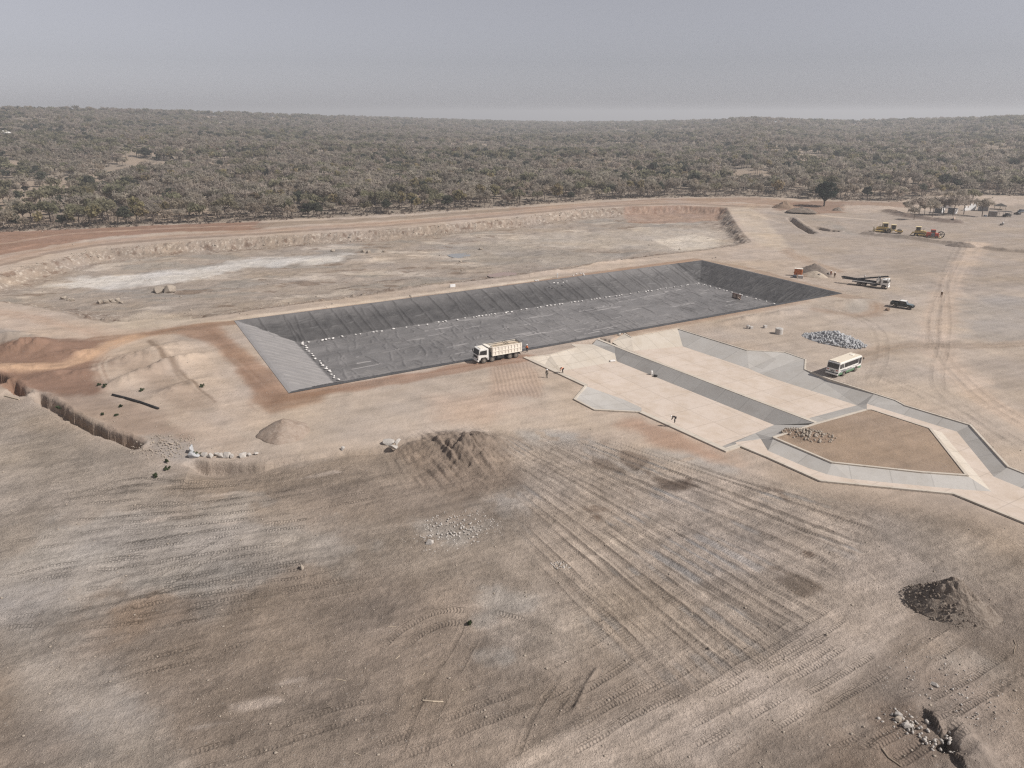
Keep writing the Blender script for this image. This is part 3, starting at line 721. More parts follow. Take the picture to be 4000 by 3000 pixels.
# compacted road lower right
zline([(2080, 3080), (2330, 2955), (2700, 2850), (3000, 2715), (3200, 2590), (3350, 2440), (3430, 2300), (3470, 2170)], 6.0, (178, 160, 144), 1, 2.0, 72, .25)
zpoly([(3560, 2600), (3900, 2560), (4400, 2600), (4400, 3300), (3800, 3200), (3850, 2900), (3700, 2800)], (163, 144, 128), .8, 6, 4, 73)
zpoly([(3300, 2900), (3450, 2760), (3600, 2640), (3700, 2640), (3640, 2760), (3660, 2880), (3760, 2970), (3600, 3100), (3200, 3100)], (126, 106, 90), .7, 3, 3, 74)
zline([(-200, 2420), (100, 2520), (300, 2700), (500, 2900), (600, 3100)], 4, (172, 158, 145), .6, 4, 75, .3)
for pts, w, dep_, k, tr in MARKS:
    g = pts if isinstance(pts[0], list) else G(pts)
    i, d, u, s = sd_line(GX, GY, g, w)
    if len(i): COLR[i] *= (1 - k * 1.6 * sstep((w * .5 + .1 - d) / .2) * sstep(u / 3))[:, None]
# drifts and streaks of paler and darker soil
site = 1 - sstep((rG - edge_r(aG) + 4) / 10)
ang = R(24); un, vn = GX * math.cos(ang) + GY * math.sin(ang), -GX * math.sin(ang) + GY * math.cos(ang)
st = fbm(un / 9, vn / .9, 80, 4); st2 = fbm(un / 30, vn / 5, 81, 4); gr = fbm(GX / 2.5, GY / 2.5, 82, 3); big = fbm(GX / 35, GY / 35, 83, 4)
fgw = np.zeros(len(GX)); fi, fd = sd_poly(GX, GY, G(FG), 6); fgw[fi] = sstep((2 - fd) / 8)
fine = fbm(un / 4, vn / .7, 86, 2)
k = 1 + site * ((st - .5) * .28 + (st2 - .5) * .26 + (gr - .5) * .30 + (big - .5) * .20 + fgw * (.07 + (fine - .5) * .30 + (gr - .5) * .22))
COLR *= k[:, None]
warm = (fbm(GX / 12, GY / 12, 84, 4) - .5) * .14 * site
COLR[:, 0] *= 1 + warm * .5; COLR[:, 2] *= 1 - warm
COLR = np.clip(COLR * 1.15, .01, .8)

GRAIN = np.full(len(GX), .38)
i, d = sd_poly(GX, GY, G(FG), 6); GRAIN[i] = .38 + .62 * sstep((4 - d) / 8)
i, d = sd_poly(GX, GY, BASIN, 1); GRAIN[i] = np.maximum(GRAIN[i], .75 * np.clip(-d, 0, 1))
GRAIN = GRAIN * (.7 + .6 * fbm(GX / 9, GY / 9, 85, 4)); GRAIN[rG > edge_r(aG)] = .9
idx = np.arange(NR * NC).reshape(NR, NC)
F = np.stack([idx[:-1, :-1], idx[1:, :-1], idx[1:, 1:], idx[:-1, 1:]], -1).reshape(-1, 4)
def groundmat():
    m, nt, b = nodes("bare_soil"); N, L = nt.nodes, nt.links
    at = N.new("ShaderNodeAttribute"); at.attribute_name = "soil"
    tu = N.new("ShaderNodeAttribute"); tu.attribute_name = "track_u"
    tw = N.new("ShaderNodeAttribute"); tw.attribute_name = "track_w"
    ro = N.new("ShaderNodeAttribute"); ro.attribute_name = "rough"
    gr_ = N.new("ShaderNodeAttribute"); gr_.attribute_name = "grain"
    tc = N.new("ShaderNodeTexCoord")
    def noise(s, d, r=.6):
        n = N.new("ShaderNodeTexNoise"); n.inputs["Scale"].default_value = s; n.inputs["Detail"].default_value = d; n.inputs["Roughness"].default_value = r
        L.new(tc.outputs["Object"], n.inputs["Vector"]); return n.outputs["Fac"]
    def math_(op, a, b_=None, c=None):
        n = N.new("ShaderNodeMath"); n.operation = op
        for k, v in enumerate((a, b_, c)):
            if v is None: continue
            if isinstance(v, (int, float)): n.inputs[k].default_value = v
            else: L.new(v, n.inputs[k])
        return n.outputs[0]
    n1, n2, n3 = noise(1.7, 6, .7), noise(7.0, 4, .7), noise(.35, 5, .65)
    vo = N.new("ShaderNodeTexVoronoi"); vo.inputs["Scale"].default_value = 2.1; vo.inputs["Randomness"].default_value = 1.0
    L.new(tc.outputs["Object"], vo.inputs["Vector"])
    # brightness factor
    f = math_('ADD', math_('MULTIPLY', math_('SUBTRACT', n1, .5), .75), math_('MULTIPLY', math_('SUBTRACT', n2, .5), .9))
    f = math_('MULTIPLY', f, gr_.outputs["Fac"])
    f = math_('ADD', f, math_('MULTIPLY', math_('SUBTRACT', n3, .5), .30))
    f = math_('ADD', f, 1.0)
    mx = N.new("ShaderNodeMix"); mx.data_type = 'RGBA'; mx.blend_type = 'MULTIPLY'; mx.inputs[0].default_value = 1.0
    cb = N.new("ShaderNodeCombineColor")
    for k in range(3): L.new(f, cb.inputs[k])
    L.new(at.outputs["Color"], mx.inputs[6]); L.new(cb.outputs[0], mx.inputs[7])
    # scattered pale pebbles
    peb = math_('MULTIPLY', math_('LESS_THAN', vo.outputs["Distance"], .15), math_('GREATER_THAN', n1, .52))
    m2 = N.new("ShaderNodeMix"); m2.data_type = 'RGBA'; m2.inputs[7].default_value = (.42, .385, .35, 1)
    L.new(math_('MULTIPLY', peb, .55), m2.inputs[0]); L.new(mx.outputs[2], m2.inputs[6])
    L.new(m2.outputs[2], b.inputs["Base Color"])
    b.inputs["Roughness"].default_value = .95; b.inputs["Specular IOR Level"].default_value = .1
    tread = math_('MULTIPLY', math_('SINE', math_('MULTIPLY', tu.outputs["Fac"], 2 * math.pi / .34)), tw.outputs["Fac"])
    h = math_('MULTIPLY', math_('ADD', math_('MULTIPLY', n1, .34), math_('MULTIPLY', n2, .13)), gr_.outputs["Fac"])
    h = math_('ADD', h, math_('MULTIPLY', math_('MULTIPLY', n2, ro.outputs["Fac"]), .25))
    h = math_('ADD', h, math_('MULTIPLY', tread, .05))
    h = math_('ADD', h, math_('MULTIPLY', peb, .05))
    bp = N.new("ShaderNodeBump"); bp.inputs["Strength"].default_value = .9; bp.inputs["Distance"].default_value = 1.0
    L.new(h, bp.inputs["Height"]); L.new(bp.outputs["Normal"], b.inputs["Normal"])
    return m
me = mesh_from("ground", np.stack([GX, GY, GZ], 1), F, groundmat(), smooth=True)
vcol(me, "soil", COLR); vfloat(me, "track_u", TU); vfloat(me, "track_w", TW); vfloat(me, "rough", ROUGH); vfloat(me, "grain", GRAIN)
ground = link(bpy.data.objects.new("ground", me)); tag(ground, kind="structure")
# ------------------------------------------------------------------ pond liner
def build_liner():
    st = 0.21
    us, vs = np.arange(-.7, PL + .7 + st, st), np.arange(-.7, PW + .7 + st, st)
    U, V = np.meshgrid(us, vs, indexing='ij')
    e = np.minimum(np.minimum(U, PL - U), np.minimum(V, PW - V))
    Z = np.where(e > 0, -PD * np.clip(e / PIN, 0, 1), 0.0) + .07
    r = np.random.RandomState(5)
    H = np.zeros_like(Z)
    def ridge(u0, v0, u1, v1, h, w, bend=0.0):
        lo = (min(u0, u1) - 1 - abs(bend), min(v0, v1) - 1 - abs(bend)); hi = (max(u0, u1) + 1 + abs(bend), max(v0, v1) + 1 + abs(bend))
        i0, i1 = np.searchsorted(us, [lo[0], hi[0]]); j0, j1 = np.searchsorted(vs, [lo[1], hi[1]])
        if i1 <= i0 or j1 <= j0: return
        x, y = U[i0:i1, j0:j1] - u0, V[i0:i1, j0:j1] - v0
        l = math.hypot(u1 - u0, v1 - v0); a, b = (u1 - u0) / l, (v1 - v0) / l
        t, d = x * a + y * b, -x * b + y * a
        d = d - bend * np.sin(np.clip(t / l, 0, 1) * math.pi) - .25 * (vnoise(t / 1.5, t * 0 + u0 * 3, 9) - .5)
        H[i0:i1, j0:j1] = np.maximum(H[i0:i1, j0:j1], h * np.exp(-(d / w) ** 2) * sstep(t / 1.2) * sstep((l - t) / 1.2))
    u = 5.0
    while u < PL - 6:                                   # straight welded laps down the far slope
        ridge(u, PW + .5, u + 1.6, PW - PIN - .2, .30, .26, r.uniform(-.15, .15)); ridge(u + .5, PW, u + 2.0, PW - PIN + 1, .10, .2)
        u += r.uniform(5.0, 6.4)
    v = 3.0
    while v < PW - 4:                                   # laps down the short slopes
        ridge(.2, v + 3.5, PIN, v, .28, .24, r.uniform(-.2, .2)); ridge(PL - .2, v, PL - PIN, v + 2, .22, .24, r.uniform(-.3, .3))
        v += r.uniform(2.4, 3.4)
    u = 3.0
    while u < PL - 2:                                   # folds running down the far slope
        big = r.rand() < .38
        top = PW - r.uniform(0, 2.5 if big else 5); bot = PW - PIN + r.uniform(-.5, .5 if big else 5)
        ridge(u, top, u + r.uniform(-.8, 2.6), bot, r.uniform(.16, .24) if big else r.uniform(.06, .13), r.uniform(.22, .32), r.uniform(-.5, .5))
        u += r.uniform(.8, 3.4)
    v = 2.0
    while v < PW - 2:                                   # folds down the two short slopes
        ridge(PL - r.uniform(0, 3), v, PL - PIN + r.uniform(-.3, 4), v + r.uniform(-3, 3), r.uniform(.1, .3), r.uniform(.2, .3), r.uniform(-.6, .6))
        ridge(r.uniform(0, 2), v, PIN + r.uniform(-2, .3), v + r.uniform(-1.5, .2), r.uniform(.07, .16), .2, r.uniform(-.3, .3))
        v += r.uniform(1.0, 2.6)
    for k in range(120):                                # shallow creases across the slopes
        uu, vv = r.uniform(4, PL - 6), r.uniform(PW - PIN + 1, PW - 1)
        ridge(uu, vv, uu + r.uniform(1.5, 5), vv + r.uniform(-1, 1), r.uniform(.12, .28), .2, r.uniform(-.5, .5))
    for k in range(40):
        uu, vv = r.uniform(PL - PIN + 1, PL - 1), r.uniform(3, PW - 5)
        ridge(uu, vv, uu + r.uniform(-3, 3), vv + r.uniform(1, 4), r.uniform(.06, .16), .2, r.uniform(-.4, .4))
    for k in range(950):                                # the floor
        uu, vv = r.uniform(PIN, PL - PIN), r.uniform(2, PW - PIN)
        if r.rand() < .55:
            l = r.uniform(2, 11); ridge(uu, vv, min(uu + l, PL - PIN), vv + r.uniform(-.8, .8), r.uniform(.07, .17), r.uniform(.16, .24), r.uniform(-.6, .6))
        else:
            l = r.uniform(2, 9); ridge(uu, vv, uu + r.uniform(-1.5, 2.5), min(vv + l, PW - PIN), r.uniform(.09, .24), r.uniform(.18, .26), r.uniform(-.5, .5))
    for a in range(8):                                  # welded seams
        vv = 6 + a * 5.2
        if vv < PW - PIN: ridge(PIN, vv, PL - PIN, vv + .5, .05, .18)
    for a in np.arange(PIN, PL - PIN, 1):               # slack roll at the foot of the slopes
        ridge(a, PW - PIN - r.uniform(.0, .5), a + 2.5, PW - PIN - r.uniform(0, .5), r.uniform(.05, .34), .24)
    for a in np.arange(2, PW - PIN, 1.2):
        ridge(PL - PIN + r.uniform(0, .4), a, PL - PIN + r.uniform(0, .4), a + 2.5, r.uniform(.1, .32), .25)
    Z = Z + H + (fbm(U / 2.6, V / 2.6, 91, 4) - .5) * .16 * sstep(e / 1.0)
    N_ = np.stack([O2[0] + E1[0] * U + E2[0] * V, O2[1] + E1[1] * U + E2[1] * V, Z], -1).reshape(-1, 3)
    n0, n1 = U.shape
    idx = np.arange(n0 * n1).reshape(n0, n1)
    F = np.stack([idx[:-1, :-1], idx[1:, :-1], idx[1:, 1:], idx[:-1, 1:]], -1).reshape(-1, 4)
    # dusty all over, thickest on the floor; left slope's sunlit paleness painted in too
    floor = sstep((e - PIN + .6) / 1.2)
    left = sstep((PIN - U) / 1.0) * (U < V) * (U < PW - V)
    dust_and_light = .20 + .30 * floor + .53 * left * (1 - floor)
    dust_and_light = dust_and_light + floor * (fbm(U / 9, V / 5, 92, 4) - .5) * .35 + (fbm(U / 1.8, V / 1.8, 93, 4) - .5) * .18
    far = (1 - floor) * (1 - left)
    dust_and_light += far * (.20 * sstep((V - PW + 5.5) / 6) * (U < PL - 14) + .12 * sstep((U - PL * .55) / 40) * (V > PW - PIN) * (U < PL - PIN))
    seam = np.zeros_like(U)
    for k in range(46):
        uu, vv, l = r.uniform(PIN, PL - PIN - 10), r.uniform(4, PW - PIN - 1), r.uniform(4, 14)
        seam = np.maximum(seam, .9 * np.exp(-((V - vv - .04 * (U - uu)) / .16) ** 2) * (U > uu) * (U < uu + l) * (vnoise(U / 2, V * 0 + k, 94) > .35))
    dust_and_light = np.clip(dust_and_light + seam * floor, 0, 1)
    m, nt, b = nodes("black_liner"); N, L = nt.nodes, nt.links
    at = N.new("ShaderNodeAttribute"); at.attribute_name = "dust_and_light"
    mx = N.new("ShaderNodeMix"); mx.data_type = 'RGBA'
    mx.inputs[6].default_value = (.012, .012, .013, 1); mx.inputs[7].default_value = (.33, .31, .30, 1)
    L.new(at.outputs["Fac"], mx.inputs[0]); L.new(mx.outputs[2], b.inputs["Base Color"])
    b.inputs["Roughness"].default_value = .5; b.inputs["Specular IOR Level"].default_value = .4
    me = mesh_from("pond_liner", N_, F, m, smooth=True); vfloat(me, "dust_and_light", dust_and_light.ravel())
    o = link(bpy.data.objects.new("pond_liner", me))
    tag(o, "creased black plastic liner covering the floor and slopes of the big rectangular pond", "pond liner")
build_liner()

# white bags that weigh the liner down
def blob(seed, rx, ry, rz, sub=2, amp=.15, flat=0.0, freq=1.6):
    bm = bmesh.new(); bmesh.ops.create_icosphere(bm, subdivisions=sub, radius=1.0)
    rr = np.random.RandomState(seed); off = rr.uniform(0, 50, 2)
    for v in bm.verts:
        n = float(fbm(np.array([v.co.x * freq + off[0] + v.co.z]), np.array([v.co.y * freq + off[1] - v.co.z]), seed, 3)[0])
        k = 1 + (n - .5) * 2 * amp
        v.co = Vector((v.co.x * rx * k, v.co.y * ry * k, max(-flat if flat else -9, v.co.z * k) * rz))
    me = bpy.data.meshes.new("blob"); bm.to_mesh(me); bm.free(); return me
bag_meshes = []
for k in range(4):
    me = blob(40 + k, .40, .26, .17, 2, .25, .8); me.materials.append(M["bagwhite"]); me.polygons.foreach_set("use_smooth", np.ones(len(me.polygons), bool)); me.name = "sandbag"; bag_meshes.append(me)
r = np.random.RandomState(12)
def bag(pos, label, group):
    o = bpy.data.objects.new("sandbag", bag_meshes[r.randint(4)]); link(o)
    o.location = (pos.x, pos.y, pos.z + .17); o.rotation_euler = (r.uniform(-.15, .15), r.uniform(-.15, .15), r.uniform(0, 6.28)); s = r.uniform(.65, 1.1); o.scale = (s, s, s)
    tag(o, label, "sandbag", group)
u = PIN + 1
while u < PL - PIN - 1:
    bag(pond(u, PW - PIN - r.uniform(.7, 1.5), -PD + .15), "white sandbag in the long row at the foot of the far liner slope", "white sandbags along the far slope of the pond")
    u += r.choice([.9, 1.2, 1.7, 2.4, 3.4])
v = 2.5
while v < PW - PIN - 1:
    bag(pond(PIN + r.uniform(.2, .9), v, -PD + .15), "white sandbag in the row at the foot of the pale left liner slope", "white sandbags along the left slope of the pond")
    v += r.choice([.9, 1.3, 1.6, 2.2])
v = 4
while v < PW - PIN - 2:
    bag(pond(PL - PIN - r.uniform(.6, 1.6), v, -PD + .15), "white sandbag in the row at the foot of the dark right liner slope", "white sandbags along the right slope of the pond")
    v += r.choice([1.0, 1.5, 2.2, 3.2])

# brown framed inlet box on the right slope foot
t = thing("inlet_box", "red brown framed inlet opening with tan boards at the foot of the dark liner slope", "inlet box", P(2876, 1166, -PD + .1), math.atan2(-E2[1], -E2[0]))
q = MB()
q.box((0, .1, .65), (2.9, .12, 1.1)); q.build("board", M["tanboard"], t)
q = MB()
for x in (-1.5, -.1, 1.5): q.box((x, 0, .65), (.16, .2, 1.3))
q.box((0, 0, 1.3), (3.3, .3, .18)); q.box((0, 0, .05), (3.3, .3, .14)); q.build("frame", M["brick"], t)
q = MB(); q.box((1.7, -.7, .5), (.35, 1.5, .1), (R(-35), 0, 0)); q.build("ramp_board", M["tanboard"], t)

# ------------------------------------------------------------------ concrete cells and channels
def concmat(name, c, dirty, joint=5.4, tone=.10, stain=.35, d=None):
    m, nt, b = nodes(name); N, L = nt.nodes, nt.links
    tc = N.new("ShaderNodeTexCoord")
    dp = N.new("ShaderNodeVectorMath"); dp.operation = 'DOT_PRODUCT'; dp.inputs[1].default_value = (E2[0], E2[1], 0) if d is None else (d[0], d[1], 0); L.new(tc.outputs["Object"], dp.inputs[0])
    dq = N.new("ShaderNodeVectorMath"); dq.operation = 'DOT_PRODUCT'; dq.inputs[1].default_value = (E1[0], E1[1], 0); L.new(tc.outputs["Object"], dq.inputs[0])
    def math_(op, a, b_=None, c=None):
        n = N.new("ShaderNodeMath"); n.operation = op
        for k, v in enumerate((a, b_, c)):
            if v is None: continue
            if isinstance(v, (int, float)): n.inputs[k].default_value = v
            else: L.new(v, n.inputs[k])
        return n.outputs[0]
    s = math_('DIVIDE', dp.outputs["Value"], joint); s2 = math_('DIVIDE', dq.outputs["Value"], joint)
    cid = N.new("ShaderNodeCombineXYZ"); L.new(math_('FLOOR', s), cid.inputs[0]); 
    if d is None: L.new(math_('FLOOR', s2), cid.inputs[1])
    wn_ = N.new("ShaderNodeTexWhiteNoise"); L.new(cid.outputs[0], wn_.inputs["Vector"])
    line = math_('LESS_THAN', math_('FRACT', s), .16 / joint)
    if d is None: line = math_('MAXIMUM', line, math_('LESS_THAN', math_('FRACT', s2), .16 / joint))
    n1 = N.new("ShaderNodeTexNoise"); n1.inputs["Scale"].default_value = .28; n1.inputs["Detail"].default_value = 7; n1.inputs["Roughness"].default_value = .65
    n2 = N.new("ShaderNodeTexNoise"); n2.inputs["Scale"].default_value = 3.5; n2.inputs["Detail"].default_value = 5
    L.new(tc.outputs["Object"], n1.inputs["Vector"]); L.new(tc.outputs["Object"], n2.inputs["Vector"])
    mr = N.new("ShaderNodeMapRange"); mr.inputs["From Min"].default_value = .42; mr.inputs["From Max"].default_value = .68; L.new(n1.outputs["Fac"], mr.inputs["Value"])
    mx = N.new("ShaderNodeMix"); mx.data_type = 'RGBA'; mx.inputs[6].default_value = (*c, 1); mx.inputs[7].default_value = (*dirty, 1)
    L.new(math_('MULTIPLY', mr.outputs[0], stain), mx.inputs[0])
    f = math_('ADD', math_('MULTIPLY', math_('SUBTRACT', wn_.outputs["Value"], .5), tone), math_('MULTIPLY', math_('SUBTRACT', n2.outputs["Fac"], .5), .16))
    f = math_('ADD', f, 1.0); f = math_('MULTIPLY', f, math_('SUBTRACT', 1.0, math_('MULTIPLY', line, .16)))
    cb = N.new("ShaderNodeCombineColor")
    for k in range(3): L.new(f, cb.inputs[k])
    mm = N.new("ShaderNodeMix"); mm.data_type = 'RGBA'; mm.blend_type = 'MULTIPLY'; mm.inputs[0].default_value = 1
    L.new(mx.outputs[2], mm.inputs[6]); L.new(cb.outputs[0], mm.inputs[7]); L.new(mm.outputs[2], b.inputs["Base Color"])
    b.inputs["Roughness"].default_value = .9; b.inputs["Specular IOR Level"].default_value = .2
    return m
CF = concmat("dusty_concrete_floor", alb((224, 208, 194)), alb((206, 187, 168)), 6.2, .05, .75)
CS = concmat("grey_concrete_slope", alb((203, 198, 192)), alb((186, 179, 170)), 5.4, .16, .6)
def pdir(a, b):
    v = P(*b) - P(*a); return v.normalized()
def slopemat(d): return concmat("grey_concrete_slope", alb((203, 198, 192)), alb((186, 179, 170)), 5.4, .16, .6, d)
CRIM = concmat("pale_concrete_rim", alb((216, 205, 191)), alb((200, 186, 168)), 3.0, .06, .5)
VC = {}
def faces(name, lst, m, parent):
    bm = bmesh.new(); cache = {}
    for f in lst:
        vs = []
        for p in f:
            z = p[2] if len(p) > 2 else None
            q = VC.get(p[:2]) if z is None else None
            if z is None and q is None:                      # lies in the plane of the corners whose height is known
                a, b, c = [P(*v) for v in f if v[2] is not None][-3:]
                a = P(*[v for v in f if v[2] is not None][0]); n = (b - a).cross(c - a)
                o = Vector((0, 0, CAM_H)); d = P(p[0], p[1], 0) - o
                q = VC[p[:2]] = o + d * ((a - o).dot(n) / d.dot(n))
            if p not in cache: cache[p] = bm.verts.new((q if z is None else P(*p)) - parent.location)
            vs.append(cache[p])
        try: bm.faces.new(vs)
        except ValueError: pass
    bmesh.ops.triangulate(bm, faces=bm.faces[:])
    bm.normal_update()
    for f in bm.faces:
        if f.normal.z < 0: f.normal_flip()
    me = bpy.data.meshes.new(name); bm.to_mesh(me); bm.free(); me.materials.append(m)
    return link(bpy.data.objects.new(name, me), parent)
def curb(name, pts, parent, w=.5, top=.10, down=.7, m=None, z=0.0):
    a = np.array(G(pts, z)) - np.array(parent.location[:2])
    seg = np.diff(a, axis=0); seg /= np.linalg.norm(seg, axis=1)[:, None]
    nn = np.zeros_like(a)
    for i in range(len(a)):
        s0 = seg[max(0, i - 1)]; s1 = seg[min(len(seg) - 1, i)]
        n = np.array([-(s0 + s1)[1], (s0 + s1)[0]]); n /= np.linalg.norm(n)
        c = max(.5, abs(n @ np.array([-s1[1], s1[0]]))); nn[i] = n / c
    bm = bmesh.new(); rows = []
    for i in range(len(a)):
        l, rr = a[i] + nn[i] * w / 2, a[i] - nn[i] * w / 2
        rows.append([bm.verts.new((*l, z - down)), bm.verts.new((*l, z + top)), bm.verts.new((*rr, z + top)), bm.verts.new((*rr, z - down))])
    for p, q_ in zip(rows[:-1], rows[1:]):
        for k in range(3): bm.faces.new((p[k], p[k + 1], q_[k + 1], q_[k]))
    bm.faces.new(rows[0]); bm.faces.new(rows[-1][::-1])
    bmesh.ops.recalc_face_normals(bm, faces=bm.faces[:])
    me = bpy.data.meshes.new(name); bm.to_mesh(me); bm.free(); me.materials.append(m or CRIM)
    return link(bpy.data.objects.new(name, me), parent)
FD, CD = -1.75, -0.95
basin = thing("settling_basin", "pale concrete twin settling basin with dusty floors split by a sloped dividing wall", "basin", P(2700, 1500))
DVL = [(2339, 1331), (2600, 1431), (2900, 1546), (3181, 1653)]
faces("floor", [[(2194, 1449, FD), (2409, 1411, FD), (3024, 1660, FD), (2950, 1692, FD), (2821, 1743, FD), (2830, 1768, FD), (2504, 1622, FD), (2400, 1575, FD), (2289, 1522, FD), (2120, 1440, FD)]], CF, basin)
faces("floor", [[(2475, 1370, FD), (2667, 1353, FD), (2925, 1440, FD), (3000, 1472, FD), (3347, 1583, FD), (3161, 1633, FD), (3185, 1655, FD), (2900, 1549, FD), (2600, 1434, FD), (2440, 1368, FD)]], CF, basin)
faces("slope", [[(2060, 1398, 0), (2149, 1386, 0), (2194, 1449, FD), (2120, 1440, FD)], [(2149, 1386, 0), (2253, 1357, 0), (2343, 1362, None), (2373, 1386, None), (2373, 1418, FD), (2194, 1449, FD)],
                [(2402, 1381, -.9), (2409, 1411, FD), (2373, 1418, FD), (2373, 1386, None)]], CRIM, basin)
faces("inlet_shelf", [[(2253, 1357, 0), (2233, 1345, 0), (2315, 1345, -.3), (2402, 1381, -.9), (2373, 1386, None), (2343, 1362, None)]], CRIM, basin)
CSE1, CSE2 = slopemat(E1), slopemat(E2)
LSL = concmat("pale_concrete_slope", alb((216, 205, 191)), alb((200, 186, 168)), 4.2, .08, .6, E1)
faces("slope", [[(2386, 1333, -.5), (2438, 1304, 0), (2466, 1319, 0), (2475, 1370, FD), (2440, 1368, FD)]], CRIM, basin)
faces("slope", [[(2466, 1319, 0), (2647, 1284, 0), (2667, 1353, FD), (2475, 1370, FD)]], LSL, basin)
faces("slope", [[(2647, 1284, 0), (2918, 1368, 0), (2925, 1440, FD), (2667, 1353, FD)]], CSE2, basin)
faces("slope", [[(2918, 1368, 0), (3067, 1376, 0), (2962, 1456, FD), (2925, 1440, FD)]], CSE1, basin)
faces("slope", [[(3067, 1376, 0), (3147, 1404, 0), (3145, 1443, 0), (3000, 1472, FD), (2962, 1456, FD)]], CSE2, basin)
faces("slope", [[(3145, 1443, 0), (3415, 1537, 0), (3347, 1583, FD), (3000, 1472, FD)], [(3415, 1537, 0), (3497, 1563, 0), (3386, 1577, CD), (3347, 1583, FD)]], CSE2, basin)
faces("slope", [[(3161, 1633, FD), (3347, 1583, FD), (3386, 1577, CD), (3386, 1602, 0), (3181, 1659, 0), (3185, 1655, FD)]], CSE1, basin)
faces("slope", [[(3024, 1660, FD), (3181, 1659, 0), (3022, 1710, 0), (2950, 1692, FD)], [(2950, 1692, FD), (3022, 1710, 0), (2972, 1715, CD), (2873, 1727, CD), (2821, 1743, FD)], [(2821, 1743, FD), (2873, 1727, CD), (2886, 1752, CD), (2830, 1768, FD)]], CS, basin)
faces("access_ramp", [[(2289, 1508, 0), (2244, 1562, .1), (2323, 1603, .1), (2504, 1612, .05), (2506, 1593, -.9), (2440, 1562, -.9)], [(2289, 1508, 0), (2440, 1562, -.9), (2400, 1575, FD), (2289, 1522, FD)],
                      [(2440, 1562, -.9), (2506, 1593, -.9), (2504, 1622, FD), (2400, 1575, FD)]], CS, basin)
faces("slope", [[(2050, 1397, 0), (2289, 1508, 0), (2289, 1522, FD), (2120, 1440, FD)]], CS, basin)
faces("slope", [[(2504, 1612, 0), (2834, 1761, 0), (2830, 1768, FD), (2504, 1622, FD)]], CS, basin)
faces("dividing_wall", [[(2330, 1327, 0), (2339, 1331, 0), (2402, 1355, 0), (2402, 1381, -.9), (2315, 1345, -.3)], [(2402, 1355, 0), (2600, 1431, 0), (2900, 1546, 0), (3181, 1653, 0), (3024, 1660, FD), (2409, 1411, FD), (2402, 1381, -.9)],
                        [(2352, 1327, 0), (2605, 1426, 0), (2905, 1541, 0), (3195, 1649, 0), (3185, 1655, FD), (2900, 1549, FD), (2600, 1434, FD), (2440, 1368, FD)]], concmat("grey_concrete_wall", alb((190, 186, 181)), alb((172, 166, 160)), 5.4, .16, .6, E2), basin)
curb("rim", [(2336, 1325), (2470, 1378), (2602, 1428), (2902, 1543), (3188, 1651)], basin, .75, .06, .2)
curb("rim", [(2233, 1345), (2253, 1357), (2149, 1386), (2050, 1397)], basin, .4, .05, .5)
curb("rim", [(2050, 1397), (2289, 1508)], basin, .9, .22, .9)
curb("rim", [(2289, 1508), (2244, 1562), (2323, 1603), (2504, 1612)], basin, .35, .22, .9)
curb("rim", [(2504, 1612), (2834, 1761), (2886, 1743)], basin, .9, .22, .9)
curb("rim", [(2438, 1302), (2466, 1318), (2647, 1284), (2918, 1368), (3067, 1376), (3147, 1404), (3145, 1443), (3241, 1481), (3415, 1537), (3497, 1563)], basin, .36, .07, .6)
curb("rim", [(3022, 1709), (3181, 1657), (3386, 1600)], basin, .5, .07, .6)
chan = thing("spillway_channel", "pale concrete spillway channels forking around the bare earth island", "channel", P(3600, 1800))
faces("floor", [[(2886, 1750, CD), (2873, 1727, CD), (2972, 1715, CD), (3000, 1761, CD), (3159, 1829, CD), (3231, 1853, CD), (3318, 1870, CD), (3511, 1889, CD), (3735, 1910, CD), (3873, 1920, CD), (3723, 1940, CD), (3205, 1890, CD), (3000, 1797, CD)],
                [(3386, 1577, CD), (3738, 1686, CD), (3882, 1862, CD), (4000, 1910, CD), (4400, 2060, CD), (4400, 2215, CD), (4000, 2053, CD), (3723, 1940, CD), (3873, 1920, CD), (3680, 1689, CD), (3632, 1680, CD), (3403, 1605, CD), (3386, 1602, CD)]], CF, chan)
faces("slope", [[(3497, 1563, 0), (3535, 1583, 0), (3791, 1660, 0), (3738, 1686, CD), (3386, 1577, CD)]], slopemat(pdir((3535, 1583), (3791, 1660))), chan)
faces("slope", [[(3791, 1660, 0), (3940, 1824, 0), (3882, 1862, CD), (3738, 1686, CD)]], slopemat(pdir((3791, 1660), (3940, 1824))), chan)
faces("slope", [[(3940, 1824, 0), (4000, 1848, 0), (4400, 2000, 0), (4400, 2060, CD), (4000, 1910, CD), (3882, 1862, CD)]], slopemat(pdir((4000, 1848), (4400, 2000))), chan)
faces("slope", [[(3022, 1710, 0), (3251, 1807, 0), (3231, 1853, CD), (3159, 1829, CD), (3000, 1761, CD), (2972, 1715, CD)]], slopemat(pdir((3022, 1710), (3251, 1807))), chan)
faces("slope", [[(3251, 1807, 0), (3600, 1845, 0), (3776, 1857, 0), (3873, 1920, CD), (3735, 1910, CD), (3511, 1889, CD), (3318, 1870, CD), (3231, 1853, CD)]], slopemat(pdir((3251, 1807), (3776, 1857))), chan)
faces("slope", [[(3632, 1674, 0), (3776, 1857, 0), (3873, 1920, CD), (3680, 1689, CD), (3632, 1680, CD)]], CRIM, chan)
faces("slope", [[(3386, 1600, 0), (3403, 1600, 0), (3632, 1674, 0), (3632, 1680, CD), (3403, 1605, CD), (3386, 1602, CD)]], CS, chan)
faces("slope", [[(2886, 1743, 0), (3000, 1790, 0), (3205, 1882, 0), (3723, 1932, 0), (4000, 2045, 0), (4400, 2210, 0), (4400, 2215, CD), (4000, 2053, CD), (3723, 1940, CD), (3205, 1890, CD), (3000, 1797, CD), (2886, 1750, CD)]], CS, chan)
